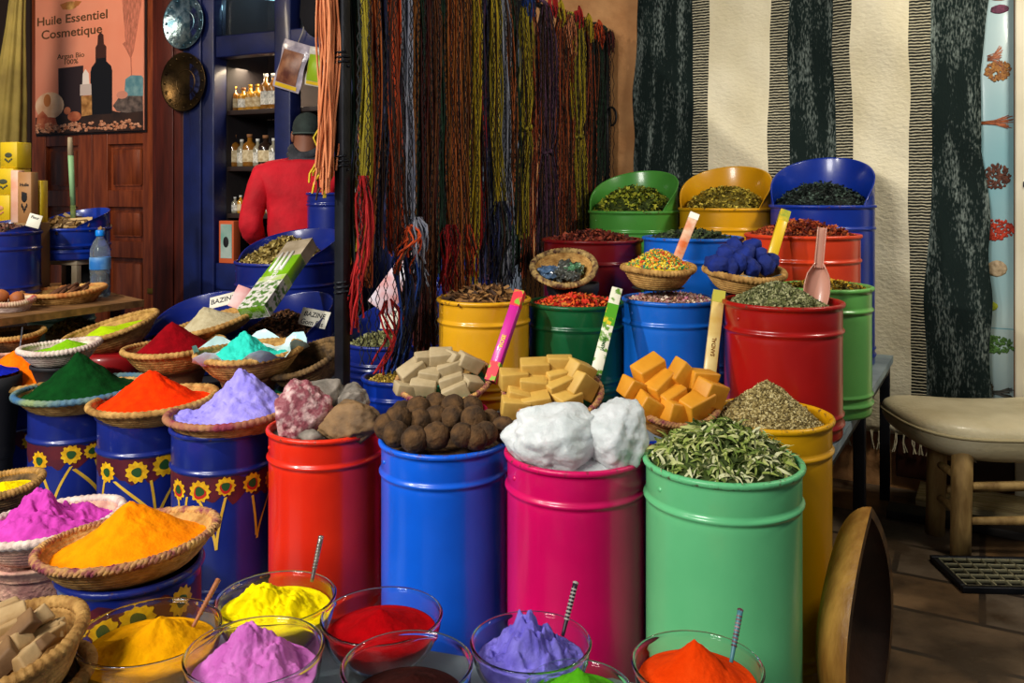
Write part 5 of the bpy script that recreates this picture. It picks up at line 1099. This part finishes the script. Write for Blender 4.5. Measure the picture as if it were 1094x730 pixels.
card('white name card standing in the scroll painted tin', at2(34, 243, 3.85), .06, .06, (-.2, .25, 0), ['Fleur'], .018)
# yellow cosmetics boxes
ybox = mat('carton_bright', '#e6c51c', .5, 0, '#d8b414', 3); emblem = mat('emblem_grey', '#4a5038', .6); peachp = mat('panel_peach', '#e0a878', .6, 0, '#c07a4c', 10)
def carton(label, px, D, z, w_, d, h, m, em, rz=-.25, words=None, cat='box'):
    t = thing('cosmetic_box', label, cat, at(px, D, z), (0, 0, rz), 'cosmetic boxes at the left')
    MB().bbox(-w_/2, w_/2, -d/2, d/2, 0, h, .002, seg=1).build('carton', m, t)
    if em:
        e = MB().ico(2, lambda q: (q.x*w_*.22, -d/2-.001+q.y*.001, h*.5+q.z*h*.10))
        for k in range(5): e.ico(1, lambda q, k=k: ((k-2)*w_*.09+q.x*w_*.06, -d/2-.001+q.y*.001, h*(.34-.05*(2-abs(k-2)))+q.z*h*.05))
        e.build('emblem', em, t); MB().box(-w_/2-.001, -w_/2+.0005, -d*.4, d*.4, h*.15, h*.8).build('side_panel', peachp, t)
    for (s_, sz, q) in (words or []): text(s_, sz, ink, t, T(0, -d/2-.0015, h*q) @ E(PI/2, 0, 0))
Dq = 4.25; zt0 = zz(236, Dq); hb = (zz(152, Dq)-zt0)/3
cr = MB().bbox(-.09, .12, -.08, .08, 0, zt0-ZK, .004).build('support_box', mat('cardboard', '#8a6a42', .8), None, at(12, Dq, ZK), (0, 0, -.25)); tag(cr, 'plain cardboard box under the yellow cosmetic boxes', 'box')
carton('yellow box at the bottom of the stack of three at the left edge', 9, Dq, zt0, .12, .11, hb-.002, ybox, peachp)
carton('yellow box in the middle of the stack of three at the left edge', 13, Dq, zt0+hb, .12, .11, hb-.002, ybox, emblem)
carton('yellow box on top of the stack of three at the left edge', 17, Dq, zt0+2*hb, .10, .09, hb-.002, ybox, emblem)
z_ = zz(238, 4.08); sup = MB().bbox(-.06, .07, -.04, .04, 0, z_-ZK, .003).build('support_box', mat('cardboard', ''), None, at(33, 4.08, ZK)); tag(sup, 'narrow cardboard block under the tall brown box', 'box')
carton('tall brown box with dark top standing before the yellow boxes', 30, 4.08, z_, .07, .05, zz(184, 4.08)-z_, mat('carton_tan', '#a87848', .6, 0, '#96683a', 8), black, -.15, [('Huile', .022, .72), ('Bio', .022, .55)])
carton('slim yellow box right of the tall brown box', 43, 4.14, zz(238, 4.14)-.0, .045, .05, zz(193, 4.14)-zz(238, 4.14), ybox, None, -.1); sup = MB().bbox(-.02, .02, -.02, .02, 0, zz(238, 4.14)-ZK, .003).build('support_box', mat('cardboard', ''), None, at(43, 4.14, ZK)); tag(sup, 'small cardboard block under the slim yellow box', 'box')
carton('slim pinkish box between the yellow stack and the tall brown box', 19, 4.10, z_, .04, .045, zz(182, 4.10)-z_, mat('carton_salmon', '#d99a7c', .5, 0, '#e8c0a8', 8), None, -.15)
# baskets on the plank
b, R = bask('straw basket of dark bundled sticks on the plank shelf', 68, 311, 86, 3.92, .07, (-.05, -.03), straw, mat('rim_orange', '#b0652c', .8, 0, '#c79a55', 20), rb=.55)
b.z
for k in range(9):
    o = MB().tube([(-.06, 0, 0), (0, .004, .004), (.06, 0, 0)], [.008, .009, .007], 7).build('cinnamon_stick', mat('cinnamon', '#6b3f22', .8, 0, '#4a2914', 20), None, b+Vector((-.03+.028*(k % 5), -.02+.02*(k//3), .055+.012*(k//5))), (.1*k, -.5+.1*math.sin(k*3), 1.1+.5*math.sin(k*2)))
    tag(o, 'cinnamon stick in the basket on the plank shelf', 'cinnamon stick', 'cinnamon sticks on the plank shelf')
heap('brown crumbs in the stick basket on the plank shelf', b, (-.05, -.03), R*.85, .03, .02, mat('cinnamon', ''), seed=71, name='crumb_heap', cat='spice crumbs')
b, R = bask('striped straw basket of orange lumps at the left edge of the plank', 10, 322, 52, 3.62, .06, (0, -.03), straw_white, mat('rim_red', '#a02a3a', .8, 0, '#d8c4a0', 18), rb=.55)
for k, (x, y) in enumerate([(-.04, 0), (.02, .01), (.05, -.03), (-.01, -.04)]):
    o = MB().ico(2, lambda q, k=k: q*.03*(1+.3*nz(q, 2, k))).build('resin_lump', mat('resin', '#b86a34', .6, 0, '#8f4a20', 12), None, b+Vector((x, y, .055+.01*k)))
    tag(o, 'orange resin lump in the striped basket on the plank', 'resin', 'resin lumps on the plank')
_, cm, Rm = tin('faded mint tin standing under the plank shelf', 66, 60, 336, 4.0, .0, P_mint, name='spice_tin', loc=at(66, 4.28, 0), R=.15, ztop=.79)

# ============================================================ RUG, POSTER, RIGHT SIDE
VR = V_WALL-.03
def rugmats():
    out = []
    def base(nm): 
        m = bpy.data.materials.new(nm); m.use_nodes = True; nt = m.node_tree; b = nt.nodes['Principled BSDF']; b.inputs['Roughness'].default_value = .95; b.inputs['Specular IOR Level'].default_value = .05
        tc = nt.nodes.new('ShaderNodeTexCoord'); return m, nt, b, tc.outputs['Object']
    def noise_(nt, src, sc, stretch, det=6):
        mp = nt.nodes.new('ShaderNodeMapping'); mp.inputs['Scale'].default_value = stretch; n = nt.nodes.new('ShaderNodeTexNoise'); n.inputs['Scale'].default_value = sc; n.inputs['Detail'].default_value = det
        nt.links.new(src, mp.inputs[0]); nt.links.new(mp.outputs[0], n.inputs['Vector']); return n.outputs['Fac']
    def mixc(nt, fac, a, b_, lo, hi):
        r = nt.nodes.new('ShaderNodeMapRange'); r.inputs[1].default_value = lo; r.inputs[2].default_value = hi; mx = nt.nodes.new('ShaderNodeMix'); mx.data_type = 'RGBA'
        nt.links.new(fac, r.inputs[0]); nt.links.new(r.outputs[0], mx.inputs[0])
        for k, c in ((6, a), (7, b_)):
            if isinstance(c, str): mx.inputs[k].default_value = lin(c)
            else: nt.links.new(c, mx.inputs[k])
        return mx.outputs[2]
    def bump(nt, b, h, s):
        bp_ = nt.nodes.new('ShaderNodeBump'); bp_.inputs['Strength'].default_value = s; bp_.inputs['Distance'].default_value = .008; nt.links.new(h, bp_.inputs['Height']); nt.links.new(bp_.outputs[0], b.inputs['Normal'])
    m, nt, b, src = base('rug_charcoal'); f1 = noise_(nt, src, 150, (1, 1, .3)); f2 = noise_(nt, src, 16, (1, 1, .14), 5)
    mu = nt.nodes.new('ShaderNodeMath'); mu.operation = 'MULTIPLY'; nt.links.new(f1, mu.inputs[0]); nt.links.new(f2, mu.inputs[1])
    nt.links.new(mixc(nt, mu.outputs[0], '#1b2523', '#7d8881', .25, .43), b.inputs['Base Color']); bump(nt, b, f1, .5); out.append(m)
    m, nt, b, src = base('rug_ribbed'); wv = nt.nodes.new('ShaderNodeTexWave'); wv.bands_direction = 'Z'; wv.inputs['Scale'].default_value = 23; wv.inputs['Distortion'].default_value = 2.2; wv.inputs['Detail'].default_value = 2; wv.inputs['Detail Scale'].default_value = 2
    nt.links.new(src, wv.inputs['Vector']); nt.links.new(mixc(nt, wv.outputs['Fac'], '#262826', '#c9c0a2', .5, .85), b.inputs['Base Color']); bump(nt, b, wv.outputs['Fac'], .6); out.append(m)
    m, nt, b, src = base('rug_cream'); f1 = noise_(nt, src, 45, (1, 1, 1.6)); f2 = noise_(nt, src, 4, (1, 1, .6), 3)
    nt.links.new(mixc(nt, f2, '#e9dfc2', '#d8ccaa', .35, .65), b.inputs['Base Color']); bump(nt, b, f1, .7); out.append(m)
    return out
RM = rugmats()
edges_px = [(681, 0), (743, 1), (760, 2), (823, 1), (842, 0), (893, 1), (911, 2), (972, 1), (991, 0), (1054, None)]
ue = [on_u(p, VR) for p, _ in edges_px]; zb_r = zz(462, st(on_u(945, VR), VR).y); zt_r = 2.62
cols_ = []; mids = []
for i in range(9):
    k = 6 if edges_px[i][1] != 1 else 3
    for j in range(k): cols_.append((ue[i]+(ue[i+1]-ue[i])*j/k, i, j == 0)); mids.append(edges_px[i][1])
cols_.append((ue[9], 9, True)); NZ = 60; vs = []; fs = []; ms = []
for r in range(NZ+1):
    z = zb_r+(zt_r-zb_r)*r/NZ
    for (u, i, bd) in cols_:
        wav = (.026*nz((i*1.7, z*1.3, 0), 1, 3)+.010*nz((i, z*4, 0), 1, 5))*(2.2 if i in (0, 9) else 1)
        fold = .020*math.sin(u*8+.9*math.sin(z*2.5))+.030*nz((u*3, z*1.6, 0), 1, 8)+.016*nz((u*8+z*3, z*5, 0), 1, 2)
        vs.append((u+wav, VR+.004-max(.0, .026+fold), z))
W_ = len(cols_)
rug = MB()
for r in range(NZ):
    for c in range(W_-1): rug.add([vs[r*W_+c], vs[r*W_+c+1], vs[(r+1)*W_+c+1], vs[(r+1)*W_+c]], [(0, 1, 2, 3)], mids[c])
rt = thing('hanging_blanket', 'black and cream striped woven wool rug hung on the wall', 'rug', (0, 0, 0), RS)
ro = rug.build('weave', RM, rt)
bm = bmesh.new(); bm.from_mesh(ro.data); bmesh.ops.remove_doubles(bm, verts=bm.verts, dist=.0004); bmesh.ops.recalc_face_normals(bm, faces=bm.faces); bm.to_mesh(ro.data); bm.free()
sd = ro.modifiers.new('th', 'SOLIDIFY'); sd.thickness = .008; sd.offset = 1
fr_ = MB(); rng = random.Random(5); u = ue[0]+.02
while u < ue[9]-.02:
    for k in range(4): fr_.tube([(u+rng.uniform(-.006, .006), VR-.02, zb_r+.01), (u+rng.uniform(-.008, .008), VR-.022, zb_r-.03), (u+rng.uniform(-.016, .016), VR-.02+rng.uniform(-.01, .01), zb_r-.075)], .0025, 4, cap=False)
    u += .034
fr_.build('fringe', mat('fringe_cream', '#cfc4a4', .9), rt)
# pale blue spice chart
yb = V_WALL-.006; ua, ub = on_u(1030, yb), on_u(1083, yb); zb_p = zz(432, st(ub, yb).y); t = thing('spice_chart', 'pale turquoise chart of dried plants beside the rug', 'poster', (0, 0, 0), RS)
cm_ = mat('chart_blue', '#b4c4c4', .4, 0, '#7fb0ba', .9, coat=.2, contrast=(.3, .7)); MB().bbox(ua, ub, yb-.004, yb, zb_p, 2.7, .001, seg=1).build('board', cm_, t)
for py in (352,): z = zz(py, st(ub, yb).y); MB().box(ua, ub, yb-.0045, yb-.004, z-.002, z+.002).build('printed_line', mat('chart_line', '#4f8a98', .5), t)
def drawn(px, py, rx, ry, c, c2, kind, seed):
    P = st(on_u(px, yb), yb); u0 = on_u(px, yb); z = zz(py, P.y); sc = P.y/F; rng = random.Random(seed); b = MB(); m = mat('print_%s' % c.strip('#'), c, .7, 0, c2, 60)
    if kind == 'oval': b.ico(2, lambda q: (u0+q.x*rx*sc*(1+.1*nz(q, 3, seed)), yb-.005+q.y*.001, z+q.z*ry*sc))
    elif kind == 'twigs':
        for k in range(26): a = rng.uniform(-.35, .35); b.tube([(u0-rx*sc, yb-.005, z+rng.uniform(-.2, .2)*ry*sc), (u0, yb-.005, z+a*ry*sc), (u0+rx*sc*rng.uniform(.6, 1.1), yb-.005, z+a*2.6*ry*sc)], .0022, 4)
    else:
        for k in range(170):
            a, r = rng.uniform(0, 6.28), math.sqrt(rng.random()); x, y = u0+rx*sc*r*math.cos(a), z+ry*sc*r*math.sin(a); b.ico(1, lambda q: (x+q.x*.006*rng.uniform(.5, 1.5), yb-.005+q.y*.001, y+q.z*.006*rng.uniform(.6, 1.8)))
    b.build('printed_plant', m, t)
for a in [(1068, 10, 9, 5, '#7a3a54', '#4a2438', 'oval', 1), (1070, -4, 12, 5, '#a0583a', '#6b3a24', 'oval', 2), (1063, 62, 7, 14, '#b07050', '#8a4f38', 'twigs', 9), (1066, 76, 12, 10, '#7a4a2c', '#b8803c', 'bits', 3), (1064, 131, 15, 8, '#b0633c', '#7a3f24', 'twigs', 4), (1064, 189, 13, 13, '#6b3a26', '#3f2015', 'bits', 5), (1066, 246, 15, 11, '#c03a1c', '#8a2410', 'bits', 6), (1065, 287, 10, 9, '#b8a282', '#8a7658', 'oval', 7), (1055, 327, 10, 6, '#a8b02c', '#7a8a1c', 'oval', 8), (1050, 318, 5, 8, '#2f7a4a', '#1f5a34', 'oval', 10), (1062, 368, 19, 9, '#4f7a34', '#2c4a1c', 'bits', 11), (1050, 416, 9, 14, '#3f3a24', '#2a2416', 'bits', 12), (1068, 420, 12, 8, '#3a3a34', '#24241f', 'twigs', 13)]: drawn(*a)
# switch dots on the white jamb
tag(MB().bbox(u_end+.03, u_end+.07, V_WALL-.056, V_WALL-.05, zz(200, 3.62), zz(194, 3.62), .002).build('door_catch', steel, None, None, RS), 'tiny dark catch on the cream jamb at the right', 'catch')

# ---- stool
cxs, cys = 1.89, 3.37; so = thing('saddle_stool', 'cream leather saddle stool with rough wooden legs at the right', 'stool', (cxs, cys, 0), (0, 0, -.05))
lea = mat('cream_leather', '#cfc3a0', .5, 0, '#b5a883', 5, .25, 60, coat=.1)
def seat(q):
    x, y, z = q; ex = math.copysign(abs(x)**.55, x); ey = math.copysign(abs(y)**.6, y); ez = math.copysign(abs(z)**.75, z)
    X = ex*.40; Yy = ey*.25; Z = .45+ez*.085+(.05*ex*ex-.02)*(1 if z > 0 else .35)-.012*(1-ey*ey)*(z > 0)
    if z < 0: X *= 1-.10*abs(z); Z -= .03*abs(z)*(1-.3*ex*ex)
    return (X, Yy, Z)
st_o = MB().ico(5, seat).build('seat', lea, so)
MB().tube([(.40*math.copysign(abs(math.cos(a))**.55, math.cos(a))*1.0, .252*math.copysign(abs(math.sin(a))**.6, math.sin(a)), .445+.03*math.cos(a)**2) for a in [i*PI/30 for i in range(61)]], .006, 6).build('seam', mat('seam', '#a89a72', .6), st_o)
rw = mat('rough_wood', '#a88850', .7, 0, '#7a5c2e', 9, .4, 30, stretch=(3, 3, .8))
lg = [(-.215, -.19), (-.215, .02), (.26, -.19), (.26, .08)]
for k, (x, y) in enumerate(lg): MB().tube([(x*1.03, y*1.03, 0), (x*1.01, y, .12), (x, y, .25), (x*.97, y*.97, .42)], [.036, .036, .037, .038], 14).build('leg', rw, so)
for (a, b_, z) in [(0, 2, .13), (0, 2, .26), (1, 3, .17), (1, 3, .30), (0, 1, .15), (2, 3, .15), (0, 1, .28)]: MB().tube([(*lg[a], z), ((lg[a][0]+lg[b_][0])/2, (lg[a][1]+lg[b_][1])/2, z+.006), (*lg[b_], z)], [.013, .017, .013], 9).build('rung', rw, so)
# ---- floor grate
gt = thing('floor_grate', 'metal grid grate lying in the floor in front of the stool', 'grate', (1.74, 3.0, 0), (0, 0, -.05)); b = MB(); gm = mat('grate_metal', '#8f8a6c', .5, .5)
for i in range(13): b.bbox(-.2+i*.05, -.2+i*.05+.006, -.10, .12, .008, .02, .001, seg=1)
for j in range(6): b.bbox(-.2, .406, -.10+j*.043, -.10+j*.043+.006, .008, .02, .001, seg=1)
b.build('grid', gm, gt); MB().bbox(-.22, .426, -.12, -.10, 0, .022, .003).bbox(-.22, .426, .122, .14, 0, .022, .003).bbox(-.22, -.2, -.1, .122, 0, .022, .003).bbox(.406, .426, -.1, .122, 0, .022, .003).build('frame', steel, gt); MB().box(-.2, .406, -.1, .122, .001, .004).build('pit_shade', black, gt)  # flat black sheet paints the shade below the grid
# ---- wooden trough bowl leaning at the end of the stall
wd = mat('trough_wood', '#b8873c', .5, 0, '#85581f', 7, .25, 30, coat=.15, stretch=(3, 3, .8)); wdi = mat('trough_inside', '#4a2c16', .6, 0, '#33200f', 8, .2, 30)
tw = thing('wooden_trough', 'carved wooden trough standing on edge at the right end of the stall', 'trough', st(-.255, 2.16, 0), (0, 0, STALL+math.radians(-7)))
def shell(dx, W2, Hh, sgn, th):
    n, m_ = 48, 16; vs = []; fs = []
    for j in range(m_+1):
        q = j/m_; s = math.cos(q*PI/2)**.8 if j < m_ else 0; d = -dx*math.sin(q*PI/2)
        for i in range(n):
            a = 2*PI*i/n; ca, sa = math.cos(a), math.sin(a)
            z = .31+Hh*(sa*(1 if sa < 0 else 1)) *s; y = W2*math.copysign(abs(ca)**1.9, ca)*s
            vs.append((d, y, max(z, .002)))
    for j in range(m_):
        for i in range(n): i2 = (i+1) % n; fs.append((j*n+i, j*n+i2, (j+1)*n+i2, (j+1)*n+i))
    return vs, fs
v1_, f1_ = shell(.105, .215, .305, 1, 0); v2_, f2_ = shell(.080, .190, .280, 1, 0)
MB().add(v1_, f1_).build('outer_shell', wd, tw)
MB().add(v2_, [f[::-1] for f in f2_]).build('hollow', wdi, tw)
n = 48; MB().add(v1_[:n]+v2_[:n], [(i, n+i, n+(i+1) % n, (i+1) % n) for i in range(n)]).build('rim', mat('trough_rim', '#6b4a1f', .6, 0, '#3a2612', 20, .3, 40), tw)
